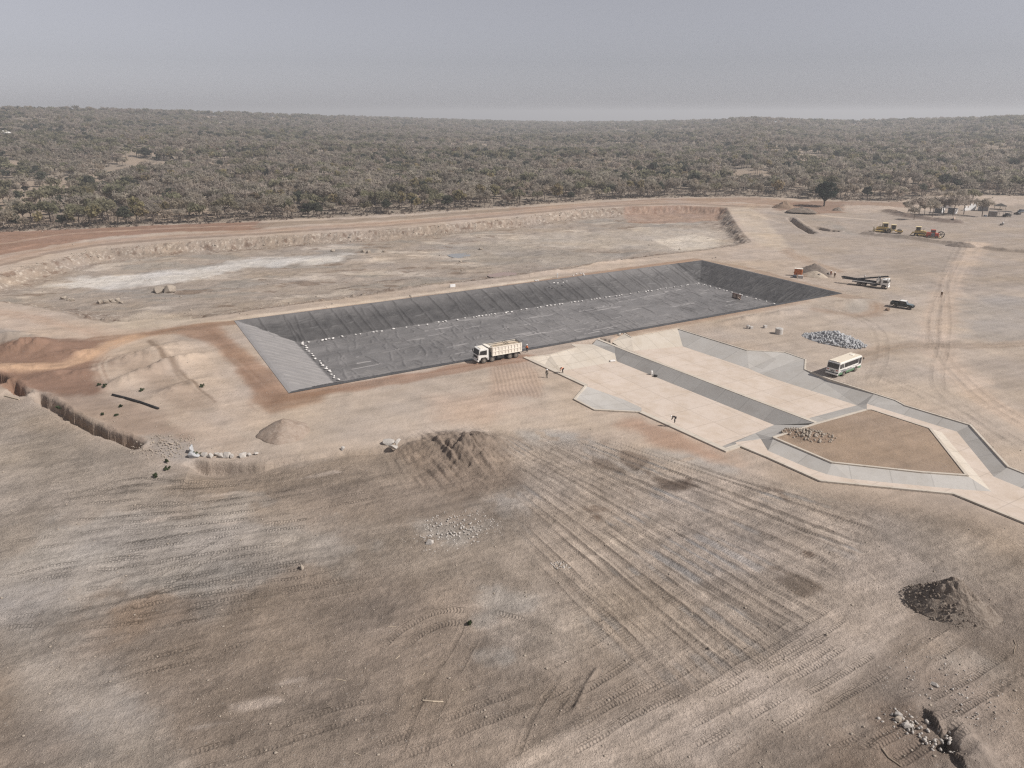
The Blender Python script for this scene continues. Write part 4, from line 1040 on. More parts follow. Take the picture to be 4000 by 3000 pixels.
curb("rim", [(3497, 1563), (3535, 1583), (3791, 1660), (3940, 1824), (4000, 1848), (4400, 2000)], chan, .36, .07, .6)
curb("rim", [(2886, 1743), (3000, 1790), (3205, 1882), (3723, 1932), (4000, 2045), (4400, 2210)], chan, .4, .25, .9)
curb("rim", [(3022, 1710), (3251, 1807), (3600, 1845), (3776, 1857), (3632, 1674), (3403, 1600), (3386, 1600)], chan, .4, .12, .6)

# puddles in the basin
def puddle(pts, z, c):
    m, nt, b = nodes("shallow_water"); b.inputs["Base Color"].default_value = (*c, 1); b.inputs["Roughness"].default_value = .12; b.inputs["Specular IOR Level"].default_value = .6
    g = smooth_line(G(pts + [pts[0]], z), 4)
    bm = bmesh.new(); bm.faces.new([bm.verts.new((x, y, z)) for x, y in g[:-1]]); bmesh.ops.triangulate(bm, faces=bm.faces[:]); bm.normal_update()
    me = bpy.data.meshes.new("puddle"); bm.to_mesh(me); bm.free(); me.materials.append(m)
    tag(link(bpy.data.objects.new("puddle", me)), kind="structure")
def pz(px, py): return zat(px, py).z + .12
puddle([(1738, 984), (1790, 980), (1828, 990), (1836, 1000), (1790, 1008), (1752, 1000)], pz(1785, 995), (.24, .235, .225))
puddle([(1905, 1074), (1960, 1064), (2015, 1066), (2010, 1076), (1950, 1082), (1912, 1081)], pz(1960, 1072), (.30, .20, .155))
# ------------------------------------------------------------------ vehicles and machines (x forward, z up)
def wheel(parent, x, y, r, w, dual=False, name="wheel"):
    ww = w * (2.1 if dual else 1)
    q = MB(); q.cyl((0, 0, 0), r, ww, 'y', 22); q.cyl((0, 0, 0), r * .93, ww + .04, 'y', 22)
    o = q.build(name, M["tyre"], parent); o.location = (x, y, r)
    q = MB(); s = 1 if y > 0 else -1
    q.cyl((0, s * (ww / 2 + .02), 0), r * .56, .06, 'y', 16); q.cyl((0, s * (ww / 2 + .05), 0), r * .22, .1, 'y', 10)
    q.build("rim", M["rim"], o); return o
def pane(name, pts, parent, m="glass", th=.03):
    """a flat pane of real thickness from its outer corners"""
    a = [Vector(p) for p in pts]; n = (a[1] - a[0]).cross(a[2] - a[0]).normalized() * th
    bm = bmesh.new(); f = [bm.verts.new(p) for p in a]; k = [bm.verts.new(p - n) for p in a]; c = len(a)
    bm.faces.new(f); bm.faces.new(k[::-1])
    for i in range(c): bm.faces.new((f[i], k[i], k[(i + 1) % c], f[(i + 1) % c]))
    bmesh.ops.recalc_face_normals(bm, faces=bm.faces[:])
    me = bpy.data.meshes.new(name); bm.to_mesh(me); bm.free(); me.materials.append(M[m])
    return link(bpy.data.objects.new(name, me), parent)
def head(v): return math.atan2(v[1], v[0])

# tipper truck
near = zat(1950, 1408)
loc = near + Vector((*(E2 * 1.12), 0))
t = thing("dump_truck", "white four axle tipper truck with ribbed cream body parked on the pond edge", "dump truck", loc, head(-E1) - .02, scale=1.06)
q = MB(); q.box((0, 0, .85), (8.8, .9, .28)); q.box((-.3, .95, .72), (1.5, .5, .5), bev=.05); q.box((-.3, -.95, .72), (1.5, .5, .5), bev=.05); q.box((-4.4, 0, .8), (.3, 2.2, .2))
for x in (3.35, 1.55, -2.35, -3.7): q.cyl((x, 0, .53), .12, 2.0, 'y', 8)
q.build("chassis", M["dark"], t)
q = MB(); q.prism([(2.35, .95), (2.35, 2.78), (2.6, 2.92), (4.0, 2.92), (4.25, 2.82), (4.55, 1.75), (4.6, .75), (4.1, .72), (4.05, 1.0), (3.85, 1.18), (3.0, 1.18), (2.75, 1.0), (2.7, .8), (2.35, .8)], -1.22, 1.22, .05)
cab = q.build("cab", M["white"], t)
pane("windscreen", [(4.575, -1.05, 1.78), (4.575, 1.05, 1.78), (4.31, 1.02, 2.72), (4.31, -1.02, 2.72)], t)
for s in (1, -1):
    pane("side_window", [(4.28, s * 1.25, 1.85), (4.10, s * 1.25, 2.55), (2.75, s * 1.25, 2.6), (2.75, s * 1.25, 1.7)], t)
    q = MB(); q.box((4.5, s * 1.42, 2.15), (.12, .14, .55), bev=.03); q.tube((4.3, s * 1.2, 2.5), (4.5, s * 1.42, 2.42), .025); q.build("mirror", M["dark"], t)
    q = MB(); q.box((4.62, s * .95, .92), (.1, .36, .2), bev=.03); q.build("headlight", M["glasslight"], t)
q = MB(); q.box((4.55, 0, .62), (.35, 2.42, .36), bev=.05); q.build("bumper", M["white"], t)
q = MB(); q.box((4.62, 0, 1.32), (.06, 1.5, .42)); q.box((4.63, 0, 1.2), (.08, 1.6, .04)); q.build("grille", M["dark"], t)
q = MB(); q.box((3.3, 0, 2.96), (1.2, 1.7, .06), bev=.02); q.build("roof_panel", M["cream"], t)
q = MB(); q.box((1.95, .0, 1.35), (.5, 1.9, 1.1)); q.box((2.05, 0.9, 2.0), (.12, .12, 1.2)); q.build("engine_stack", M["dark"], t)
for x in (3.35, 1.55): [wheel(t, x, s * 1.08, .53, .3) for s in (1, -1)]
for x in (-2.35, -3.7): [wheel(t, x, s * .93, .53, .28, True) for s in (1, -1)]
q = MB()
zb, zt, xf, xr, hw = 1.18, 2.95, 1.55, -4.95, 1.25
for s in (1, -1): q.box(((xf + xr) / 2, s * (hw - .04), (zb + zt) / 2), (xf - xr, .07, zt - zb))
q.box((xf, 0, (zb + zt) / 2 + .1), (.08, 2.5, zt - zb + .2)); q.box((xr, 0, (zb + zt) / 2), (.08, 2.5, zt - zb)); q.box(((xf + xr) / 2, 0, zb), (xf - xr, 2.5, .08))
q.box((xf + .45, 0, zt + .12), (.95, 2.5, .06), (0, R(-6), 0))
q.build("tipper_body", M["cream"], t)
q = MB()
for s in (1, -1):
    for k in range(10): q.box((xf - .12 - k * (xf - xr - .24) / 9, s * (hw + .02), (zb + zt) / 2), (.15, .1, zt - zb))
    for z in (zb + .08, (zb + zt) / 2, zt - .06): q.box(((xf + xr) / 2, s * (hw + .015), z), (xf - xr, .09, .16))
for y in (-.8, 0, .8): q.box((xr - .05, y, (zb + zt) / 2), (.08, .12, zt - zb))
q.build("body_ribs", M["cream"], t)
me = blob(77, 3.2, 1.17, .32, 3, .12); me.name = "sand_load"; me.materials.append(M["sand"]); o = link(bpy.data.objects.new("sand_load", me), t); o.location = ((xf + xr) / 2, 0, 2.72)
q = MB()
for s in (1, -1): q.tube((xf + .3, s * .95, zt + .18), (xr + .1, s * .95, zt + .2), .05)
for x in (-4.6, -2.2, -1.6): q.tube((x, -.95, zt + .2), (x, .95, zt + .2), .045)
q.tube((xr + .1, -.95, zt + .2), (xr - .05, -1.1, zt - .2), .04); q.tube((xr + .1, .95, zt + .2), (xr - .05, 1.1, zt - .2), .04)
q.build("cover_frame", M["dark"], t)
for s in (1, -1):
    q = MB(); q.box((2.45, s * 1.15, .85), (.35, .22, .55), bev=.04); q.build("mudguard", M["grey"], t)
for s in (1, -1):
    q = MB(); q.box((-4.65, s, .75), (.05, .5, .5), (0, R(25), 0)); q.build("mud_flap", M["dark"], t)

# bus
a, b_ = zat(3282, 1466), zat(3339.5, 1451.6)
hd = Vector((.80, .60, 0)).normalized(); lft = Vector((-hd.y, hd.x, 0))
loc = (a + b_) / 2 + lft * .92; loc.z = min(a.z, b_.z)
t = thing("bus", "white and green single deck bus with grey side stripes parked beside the concrete channel", "bus", loc, head(hd), scale=1.2)
L0, L1, BW = -3.55, 3.35, 1.06
q = MB(); q.prism([(L0, .55), (L0 - .03, 1.35), (L0 + .14, 2.42), (L0 + .35, 2.56), (L1 - .25, 2.56), (L1 - .02, 2.4), (L1 + .05, 1.3), (L1, .62), (2.35, .6), (2.3, .8), (2.05, .95), (1.6, .95), (1.35, .8), (1.3, .6), (-1.25, .58), (-1.3, .8), (-1.55, .95), (-2.05, .95), (-2.3, .8), (-2.35, .55)], -BW, BW, .06)
q.build("body", M["white"], t)
q = MB(); q.box(((L0 + L1) / 2 + .05, 0, 2.585), (L1 - L0 - .45, 1.9, .07), bev=.03); q.build("roof", M["roofcream"], t)
q = MB(); q.box((2.0, .05, 2.66), (.65, .6, .1), bev=.03); q.build("roof_hatch", M["cream"], t)
q = MB(); q.box((L0 + .45, 0, 2.64), (.35, .7, .06), bev=.02); q.build("roof_hatch", M["cream"], t)
for s in (-.48, .48): pane("rear_window", [(L0 - .05, s + .46, 1.5), (L0 - .05, s - .46, 1.5), (L0 + .085, s - .46, 2.33), (L0 + .085, s + .46, 2.33)], t)
for s in (1, -1):
    y = s * (BW + .015)
    for x0, x1 in ((-3.32, -3.12), (-2.98, -2.62), (-2.45, -2.2), (-1.95, -.85), (-.72, .38), (.5, 1.5), (1.62, 2.25), (2.45, 3.15)):
        pane("side_window", [(x0, y, 1.55 if x0 < 2.4 else 1.25), (x1, y, 1.55 if x0 < 2.4 else 1.25), (x1, y, 2.3), (x0, y, 2.3)][::s], t, "glass")
    for x0, x1, z0, z1, m in ((-3.2, 3.3, .50, .80, "green"), (-3.45, -1.6, 1.22, 1.28, "stripe"), (-2.9, .4, 1.06, 1.17, "stripe"), (-3.3, 1.3, .9, .98, "stripe"), (1.5, 2.5, 1.14, 1.22, "stripe"), (.6, 1.2, 1.24, 1.29, "stripe")):
        q = MB()
        if m == "green":
            for c0, c1 in ((-3.48, -2.36), (-1.24, 1.29), (2.36, 3.3)): q.box(((c0 + c1) / 2, y, (z0 + z1) / 2 + .02), (c1 - c0, .03, z1 - z0 + .04))
            q.build("skirt_panel", M["green"], t)
        else:
            q.box(((x0 + x1) / 2, y, (z0 + z1) / 2), (x1 - x0, .02, z1 - z0)); q.build("side_stripe", M[m], t)
    q = MB(); q.box((L0 - .03, s * .78, 1.27), (.04, .36, .14)); q.build("tail_lamp", M["red"], t)
    q = MB(); q.tube((L1, s * 1.0, 2.3), (L1 + .25, s * 1.2, 2.2), .02); q.box((L1 + .25, s * 1.2, 2.0), (.08, .18, .34), bev=.02); q.build("mirror", M["dark"], t)
pane("windscreen", [(L1 + .065, -.95, 1.35), (L1 + .065, .95, 1.35), (L1 + .015, .92, 2.32), (L1 + .015, -.92, 2.32)], t)
q = MB(); q.box((L0 - .08, 0, .62), (.2, 2.12, .26), bev=.04); q.box((L1 + .08, 0, .6), (.2, 2.12, .26), bev=.04); q.build("bumper", M["white"], t)
q = MB(); q.box((L0 - .04, 0, .82), (.06, 2.1, .1)); q.box((L0 - .045, 0, 1.05), (.05, .6, .12)); q.box((L0 - .045, 0, 1.22), (.04, .9, .03)); q.build("rear_trim", M["dark"], t)
for x in (-1.8, 1.8): [wheel(t, x, s * .9, .4, .26) for s in (1, -1)]
q = MB(); q.box((0, 0, .5), (6.2, 1.5, .25)); q.build("underbody", M["dark"], t)

# flatbed truck with loading crane
a, b_ = zat(3370, 1117), zat(3441, 1129)
hd = Vector((.80, -.60, 0)); lft = Vector((-hd.y, hd.x, 0))
loc = (a + b_) / 2 + lft * 1.1; loc.z = min(a.z, b_.z)
FT = thing("flatbed_truck", "pale grey flatbed truck with folded loading crane carrying long black pipes", "flatbed truck", loc, head(hd))
t = FT
q = MB(); q.box((-.6, 0, .95), (9.0, .85, .3)); q.box((.5, .9, .75), (1.4, .5, .55), bev=.05); q.box((.5, -.9, .75), (1.4, .5, .55), bev=.05)
for x in (2.95, -2.3, -3.7): q.cyl((x, 0, .53), .12, 2, 'y', 8)
q.build("chassis", M["dark"], t)
q = MB(); q.box((-2.3, 0, 1.32), (6.2, 2.45, .22), bev=.02); q.box((-5.45, 0, 1.1), (.25, 2.3, .5)); q.build("flat_deck", M["grey"], t)
q = MB(); q.prism([(2.15, .95), (2.15, 2.6), (2.35, 2.78), (3.7, 2.78), (3.95, 2.66), (4.2, 1.75), (4.25, .75), (3.75, .72), (3.55, 1.1), (3.3, 1.22), (2.65, 1.22), (2.4, 1.1), (2.35, .85)], -1.2, 1.2, .05); q.build("cab", M["white"], t)
pane("windscreen", [(4.225, -1.02, 1.8), (4.225, 1.02, 1.8), (4.0, 1.0, 2.58), (4.0, -1.0, 2.58)], t, "glasslight")
for s in (1, -1):
    pane("side_window", [(3.95, s * 1.23, 1.85), (3.8, s * 1.23, 2.45), (2.75, s * 1.23, 2.45), (2.75, s * 1.23, 1.75)], t)
    q = MB(); q.box((4.2, s * 1.4, 2.1), (.12, .14, .5), bev=.03); q.tube((4.0, s * 1.2, 2.45), (4.2, s * 1.4, 2.35), .025); q.build("mirror", M["dark"], t)
q = MB(); q.box((4.2, 0, .62), (.32, 2.4, .38), bev=.05); q.build("bumper", M["white"], t)
q = MB(); q.box((3.9, 0, 2.86), (.35, 2.3, .22), bev=.05); q.build("sun_visor", M["white"], t)
q = MB(); q.box((4.27, 0, 1.25), (.05, 2.1, .3)); q.build("grille", M["grey"], t)
q = MB(); q.box((1.7, 0, 1.7), (.5, .6, 1.4)); q.tube((1.7, .2, 2.3), (1.2, .9, 3.3), .16); q.tube((1.2, .9, 3.3), (1.5, -.9, 1.7), .14); q.tube((1.2, -.5, 3.0), (1.7, -.2, 1.6), .12); q.tube((1.3, -1.1, 1.4), (.9, -1.1, 2.7), .1); q.tube((.9, -1.1, 2.7), (1.6, -.9, 2.9), .1)
q.build("loading_crane", M["concrete"], t)
q = MB(); q.box((.95, 0, 1.9), (.1, 2.4, 1.0)); q.build("headboard", M["grey"], t)
for y in (.95, -.95):
    q = MB(); q.cyl((-.1, y, .8), .27, .9, 'x', 12); q.build("air_tank", M["rim"], t)
[wheel(t, 2.95, s * 1.05, .55, .3) for s in (1, -1)]
for x in (-2.3, -3.7): [wheel(t, x, s * .92, .55, .28, True) for s in (1, -1)]
def wl_(t_, p): return Matrix.LocRotScale(t_.location, t_.rotation_euler, t_.scale) @ Vector(p)
deck = [((-8.6, .55, 2.0), (1.0, .0, 1.56)), ((-9.0, .2, 1.95), (.8, .35, 1.57)), ((-8.8, -.15, 1.8), (.8, -.3, 1.58)), ((-8.5, -.55, 1.56), (.85, -.72, 1.6)), ((-8.0, .85, 1.75), (.9, .8, 1.57))]
for a_, b2 in deck:
    q = MB(); q.tube(wl_(FT, a_), wl_(FT, b2), .14, n=10)
    tag(q.build("pipe", M["black"]), "long black pipe lying on the flatbed truck deck and sticking out behind the tail", "pipe", "black pipes lying on the truck deck")
for a_, b2 in (((-4.6, .5, 1.75), (3.6, .45, 3.55)), ((-4.4, .15, 1.72), (3.7, .1, 3.5)), ((-4.5, .85, 1.75), (3.4, .82, 3.5))):
    q = MB(); q.tube(wl_(FT, a_), wl_(FT, b2), .14, n=10)
    tag(q.build("pipe", M["black"]), "long black pipe sloping up over the white cab of the flatbed truck", "pipe", "black pipes sloping over the truck cab")

# pickup
a, b_ = zat(3498.8, 1199.5), zat(3541, 1209.7)
hd = Vector((.76, -.65, 0)).normalized(); lft = Vector((-hd.y, hd.x, 0))
loc = (a + b_) / 2 + lft * .75; loc.z = min(a.z, b_.z)
t = thing("pickup", "dark green pickup with a white roof standing on the bare yard", "pickup", loc, head(hd), scale=1.08)
q = MB(); q.prism([(-2.55, .55), (-2.55, 1.05), (-.55, 1.05), (-.5, 1.0), (-.45, 1.15), (1.0, 1.15), (1.05, 1.12), (2.3, 1.0), (2.42, .85), (2.42, .5), (2.05, .48), (1.95, .78), (1.35, .78), (1.2, .48), (-1.1, .48), (-1.2, .8), (-1.85, .8), (-2.0, .52)], -.9, .9, .05); q.build("body", M["teal"], t)
q = MB(); q.prism([(-.6, 1.12), (-.5, 1.78), (.75, 1.78), (1.15, 1.13)], -.8, .8, .05); q.build("cab", M["teal"], t)
q = MB(); q.box((.1, 0, 1.81), (1.35, 1.5, .08), bev=.03); q.build("roof", M["white"], t)
pane("windscreen", [(1.17, -.72, 1.18), (1.17, .72, 1.18), (.80, .68, 1.74), (.80, -.68, 1.74)], t, "glasslight")
for s in (1, -1):
    pane("side_window", [(-.45, s * .82, 1.2), (.35, s * .82, 1.2), (.35, s * .82, 1.68), (-.42, s * .82, 1.68)], t)
    q = MB(); q.box((2.43, s * .68, .82), (.06, .24, .18), bev=.02); q.build("headlight", M["glasslight"], t)
    q = MB(); q.box((.05, s * .93, .4), (1.3, .12, .12)); q.build("side_step", M["concrete"], t)
    q = MB(); q.box((.9, s * 1.0, 1.25), (.08, .18, .2)); q.build("mirror", M["dark"], t)
q = MB(); q.box((1.7, 0, 1.13), (1.15, 1.5, .05), (0, R(5), 0), bev=.02); q.build("bonnet", M["bonnet"], t)
q = MB()
for s in (1, -1): q.box((-1.55, s * .92, 1.15), (2.0, .06, .42))
q.box((-2.55, 0, 1.1), (.06, 1.85, .4)); q.box((-.58, 0, 1.35), (.06, 1.8, .6)); q.tube((-.65, -.85, 1.0), (-.65, -.85, 1.85), .04); q.tube((-.65, .85, 1.0), (-.65, .85, 1.85), .04); q.tube((-.65, -.85, 1.85), (-.65, .85, 1.85), .04)
q.build("load_tray", M["teal"], t)
q = MB(); q.box((2.55, 0, .62), (.2, 1.7, .2), bev=.03); q.path([(2.6, -.5, .6), (2.65, -.5, 1.05), (2.65, .5, 1.05), (2.6, .5, .6)], .04); q.build("bull_bar", M["dark"], t)
q = MB(); q.box((-2.62, 0, .55), (.14, 1.6, .14)); q.build("bumper", M["concrete"], t)
for x in (-1.53, 1.65): [wheel(t, x, s * .78, .38, .24) for s in (1, -1)]

# yellow plant at the far side of the yard
def tracks(t, l=3.2, w=.5, y=.95, h=.9, m="dark"):
    for s in (1, -1):
        q = MB(); pts = []
        for k in range(9): pts.append((l / 2 - h / 2 + math.cos(R(90 - k * 22.5)) * h / 2, h / 2 + math.sin(R(90 - k * 22.5)) * h / 2))
        for k in range(9): pts.append((-l / 2 + h / 2 + math.cos(R(270 - k * 22.5)) * h / 2, h / 2 + math.sin(R(270 - k * 22.5)) * h / 2))
        q.prism(pts, s * y - w / 2, s * y + w / 2)
        o = q.build("crawler_track", M[m], t)
        q = MB()
        for x in (-l * .3, 0, l * .3): q.cyl((x, s * (y + w * .5), h * .45), h * .26, .08, 'y', 12)
        q.build("track_roller", M["yellow"], o)
def dozer(px, py, rz, label, s=1.0):
    t = thing("bulldozer", label, "bulldozer", zat(px, py), rz, scale=s)
    tracks(t)
    q = MB(); q.prism([(-1.3, .75), (-1.3, 1.7), (.2, 1.75), (1.75, 1.6), (1.85, .8)], -.62, .62, .06); q.box((-.9, 0, 1.2), (1.2, 1.5, .8), bev=.06); q.build("body", M["yellow"], t)
    q = MB(); q.box((-.55, 0, 2.25), (1.25, 1.3, 1.0), bev=.04); c = q.build("cab", M["glass"], t)
    q = MB()
    for x in (-1.2, .1):
        for y in (-.68, .68): q.box((x, y, 2.2), (.12, .12, 1.2))
    q.box((-.55, 0, 2.84), (1.7, 1.7, .14), bev=.04); q.build("cab_roof", M["palesteel"], t)
    q = MB()
    for k in range(9): q.box((2.55 - .18 * math.cos((k - 4) * .35), 0, .2 + k * .13), (.1, 3.3, .15), (0, R((k - 4) * -9), 0))
    q.build("blade", M["palesteel"], t)
    q = MB()
    for y in (-1.25, 1.25): q.tube((-.4, y, .5), (2.45, y, .45), .12)
    q.build("push_arm", M["yellow"], t)
    q = MB(); q.box((-1.9, 0, .95), (.6, 1.5, .3))
    for y in (-.6, 0, .6): q.tube((-1.9, y, .9), (-2.5, y, .15), .1)
    q.build("ripper", M["yellow"], t)
    q = MB(); q.tube((1.0, .2, 1.6), (1.0, .2, 2.35), .07); q.build("exhaust", M["dark"], t)
    return t
dozer(3446, 906, R(165), "yellow bulldozer with a boxy cab at the left end of the plant row", 1.35)
dozer(3590, 921, R(-28), "yellow bulldozer parked next to the red machine", 1.3)
t = thing("road_roller", "pale yellow road roller with a smooth front drum beside a bulldozer", "road roller", zat(3491, 911), R(-22), scale=1.2)
q = MB(); q.prism([(-2.6, .7), (-2.7, 1.5), (-.9, 1.7), (-.6, 1.0), (-.6, .6)], -.85, .85, .06); q.build("engine_hood", M["palesteel"], t)
q = MB(); q.box((-.6, 0, 1.15), (1.5, 1.6, .5), bev=.05); q.box((-.4, 0, 2.95), (1.7, 1.7, .12), bev=.04)
for x in (-1.1, .3):
    for y in (-.72, .72): q.box((x, y, 2.1), (.12, .12, 1.7))
q.build("cab", M["palesteel"], t)
q = MB(); q.box((-.4, 0, 2.2), (1.3, 1.36, 1.3)); q.build("cab_glass", M["glass"], t)
q = MB(); q.cyl((1.75, 0, .78), .78, 2.0, 'y', 28); q.build("drum", M["rim"], t)
q = MB()
for y in (-1.1, 1.1): q.box((1.45, y, .85), (2.0, .12, .35))
q.box((2.6, 0, .85), (.2, 2.3, .35)); q.box((.5, 0, .85), (.4, 2.2, .4)); q.build("drum_frame", M["yellow"], t)
for y in (-.9, .9): wheel(t, -1.75, y, .75, .5)
t = thing("red_machine", "red drum hoist machine with a dark open wheel at its right end", "site machine", zat(3645, 929), R(-25), scale=1.15)
q = MB(); q.box((-1.6, 0, 1.15), (1.5, 1.8, 1.5), bev=.12); q.box((.9, -.1, 1.1), (1.3, 1.9, 1.3), bev=.12); q.build("side_tank", M["red"], t)
q = MB(); q.box((-.3, .2, 2.3), (1.5, 1.2, 1.1), bev=.06); q.build("cab", M["red"], t)
pane("cab_window", [(-.95, -.42, 1.95), (.35, -.42, 1.95), (.35, -.42, 2.65), (-.95, -.42, 2.65)], t)
q = MB(); q.box((-.35, -.1, 1.0), (1.1, 1.9, 1.1)); q.build("frame", M["stripe"], t)
q = MB(); pts = [(2.2 + 0, math.cos(k * R(15)) * .0, 0) for k in range(2)]
ring = [(2.2 + 1.05 * math.cos(R(k * 15)), -.5, 1.25 + 1.05 * math.sin(R(k * 15))) for k in range(25)]
q.path(ring, .1); q.path([(x, y + .9, z) for x, y, z in ring], .1)
for k in range(0, 24, 4): q.tube((2.2, -.5, 1.25), ring[k], .05); q.tube((2.2, .4, 1.25), (ring[k][0], .4, ring[k][2]), .05); q.tube(ring[k], (ring[k][0], .4, ring[k][2]), .05)
q.build("reel_wheel", M["dark"], t)
q = MB(); q.box((.6, 0, .3), (3.8, 1.9, .25)); q.build("base_frame", M["palesteel"], t)
for x in (-1.5, .9): [wheel(t, x, s * .95, .45, .3) for s in (1, -1)]

# ------------------------------------------------------------------ people
def skinmesh(name, J, E, m, parent, root=0, sub=1):
    me = bpy.data.meshes.new(name)
    me.from_pydata([j[0] for j in J], E, []); me.update()
    o = link(bpy.data.objects.new(name, me), parent)
    md = o.modifiers.new("skin", 'SKIN'); md.use_smooth_shade = True
    for i, j in enumerate(J):
        sv = me.skin_vertices[0].data[i]; sv.radius = (j[1], j[1] * (j[2] if len(j) > 2 else 1)); sv.use_root = (i == root)
    s = o.modifiers.new("sub", 'SUBSURF'); s.levels = sub; s.render_levels = sub
    me.materials.append(m); return o
def pose(kind):
    d = dict(pel=(0, 0, .94), spi=(0, 0, 1.14), che=(0, .01, 1.34), nek=(0, .01, 1.49), chi=(0, .03, 1.57), hed=(0, .02, 1.66), top=(0, .01, 1.74),
             sl=(-.19, 0, 1.41), sr=(.19, 0, 1.41), el=(-.25, -.02, 1.13), er=(.25, -.02, 1.13), wl=(-.26, .06, .89), wr=(.26, .06, .89), hl=(-.26, .09, .80), hr=(.26, .09, .80),
             pl=(-.10, 0, .90), pr=(.10, 0, .90), kl=(-.11, .02, .49), kr=(.11, .02, .49), al=(-.12, -.02, .09), ar=(.12, -.02, .09), tl=(-.13, .15, .05), tr=(.13, .15, .05))
    if kind == "walk":
        d.update(kl=(-.11, .16, .52), al=(-.11, .22, .10), tl=(-.12, .38, .08), kr=(.11, -.04, .50), ar=(.11, -.30, .14), tr=(.12, -.16, .04), el=(-.25, -.14, 1.14), wl=(-.25, -.16, .90), hl=(-.25, -.14, .81), er=(.25, .08, 1.14), wr=(.25, .26, .96), hr=(.25, .32, .89))
    if kind == "bend":
        d.update(pel=(0, -.12, .92), spi=(0, .03, 1.03), che=(0, .22, 1.08), nek=(0, .38, 1.06), chi=(0, .47, 1.02), hed=(0, .53, 1.03), top=(0, .62, 1.05), sl=(-.19, .28, 1.04), sr=(.19, .28, 1.04), el=(-.22, .36, .76), er=(.22, .36, .76), wl=(-.14, .48, .55), wr=(.14, .48, .55), hl=(-.12, .52, .46), hr=(.12, .52, .46),
                 pl=(-.10, -.12, .88), pr=(.10, -.12, .88), kl=(-.14, .02, .48), kr=(.14, -.02, .48), al=(-.15, -.08, .09), ar=(.15, -.1, .09), tl=(-.16, .09, .05), tr=(.16, .07, .05))
    if kind == "carry":
        d.update(el=(-.24, .10, 1.14), er=(.24, .10, 1.14), wl=(-.15, .34, 1.15), wr=(.15, .34, 1.15), hl=(-.11, .42, 1.18), hr=(.11, .42, 1.18))
    return d
def person(at, face, kind, shirt, trousers, label, helmet=True, vest=None, group=None):
    t = thing("person", label, "person", at, face - R(90), group)
    d = pose(kind)
    names = ["pel", "spi", "che", "nek", "chi", "hed", "top", "sl", "el", "wl", "hl", "sr", "er", "wr", "hr", "pl", "kl", "al", "tl", "pr", "kr", "ar", "tr"]
    rad_ = dict(pel=.13, spi=.115, che=.135, nek=.055, chi=.075, hed=.098, top=.07, sl=.062, el=.045, wl=.032, hl=.036, pl=.085, kl=.06, al=.045, tl=.04)
    J = [(d[n], rad_.get(n, rad_.get(n[0] + "l", .05))) for n in names]
    ix = {n: i for i, n in enumerate(names)}
    E = [(ix[a], ix[b]) for a, b in (("pel", "spi"), ("spi", "che"), ("che", "nek"), ("nek", "chi"), ("chi", "hed"), ("hed", "top"), ("che", "sl"), ("sl", "el"), ("el", "wl"), ("wl", "hl"), ("che", "sr"), ("sr", "er"), ("er", "wr"), ("wr", "hr"),
                                     ("pel", "pl"), ("pl", "kl"), ("kl", "al"), ("al", "tl"), ("pel", "pr"), ("pr", "kr"), ("kr", "ar"), ("ar", "tr"))]
    for s, h, w in ((-1, "hl", "wl"), (1, "hr", "wr")):                      # five fingers on each hand
        hv = Vector(d[h]); dr = (hv - Vector(d[w])).normalized(); sd_ = Vector((1, 0, 0)) if abs(dr.x) < .8 else Vector((0, 1, 0))
        if kind != "carry" and kind != "bend": sd_ = Vector((0, 1, 0))
        for k in range(5):
            off = sd_ * ((k - 2) * .017) if k else sd_ * -.045
            ln = (.045, .075, .085, .08, .06)[k]
            J.append((tuple(hv + off + dr * ln * .5), .009)); E.append((ix[h], len(J) - 1))
            J.append((tuple(hv + off + dr * ln + Vector((-s * .012, 0, 0))), .007)); E.append((len(J) - 2, len(J) - 1))
    hv = Vector(d["hed"]); fd = Vector((0, 1, 0)) if kind != "bend" else Vector((0, .3, -1)).normalized()
    J.append((tuple(hv + fd * .105), .018)); E.append((ix["hed"], len(J) - 1))   # nose
    skinmesh("body", J, E, M["skin"], t)
    def cloth(name, ns, es, m, grow):
        jj = [(d[n], rad_.get(n, rad_.get(n[0] + "l", .05)) + grow) for n in ns]; k = {n: i for i, n in enumerate(ns)}
        skinmesh(name, jj, [(k[a], k[b]) for a, b in es], M[m], t)
    cloth("shirt", ["spi", "che", "nek", "sl", "el", "wl", "sr", "er", "wr", "pel"], [("pel", "spi"), ("spi", "che"), ("che", "nek"), ("che", "sl"), ("sl", "el"), ("el", "wl"), ("che", "sr"), ("sr", "er"), ("er", "wr")], shirt, .022)
    cloth("trousers", ["pel", "pl", "kl", "al", "pr", "kr", "ar"], [("pel", "pl"), ("pl", "kl"), ("kl", "al"), ("pel", "pr"), ("pr", "kr"), ("kr", "ar")], trousers, .026)
    for a_, b2 in (("al", "tl"), ("ar", "tr")): cloth("boot", [a_, b2], [(a_, b2)], "boot", .016)
    if vest: cloth("vest", ["spi", "che", "sl", "sr"], [("spi", "che"), ("che", "sl"), ("che", "sr")], vest, .045)
    if helmet:
        q = MB(); q.sphere((0, 0, .01), .145, (.93, 1.05, .88)); q.cyl((0, .03, -.02), .17, .02, 'z', 16)
        o = q.build("helmet", M["helmet"], t, True); tp = Vector(d["top"]); o.location = tp - (tp - hv) * .5
        o.rotation_euler = (R(-95), 0, 0) if kind == "bend" else (0, 0, 0)
    return t
person(zat(2058, 1376), R(200), "walk", "hiviz", "navy", "person in an orange vest and white helmet walking behind the tipper truck", vest="hiviz")
person(zat(2136, 1476), R(250), "stand", "greycloth", "greycloth", "person in grey work clothes standing on the raked soil beside the basin", helmet=True)
person(P(2197, 1456, .24), R(200), "bend", "pink", "navy", "person in faded orange top bending over the near rim of the basin", helmet=False)
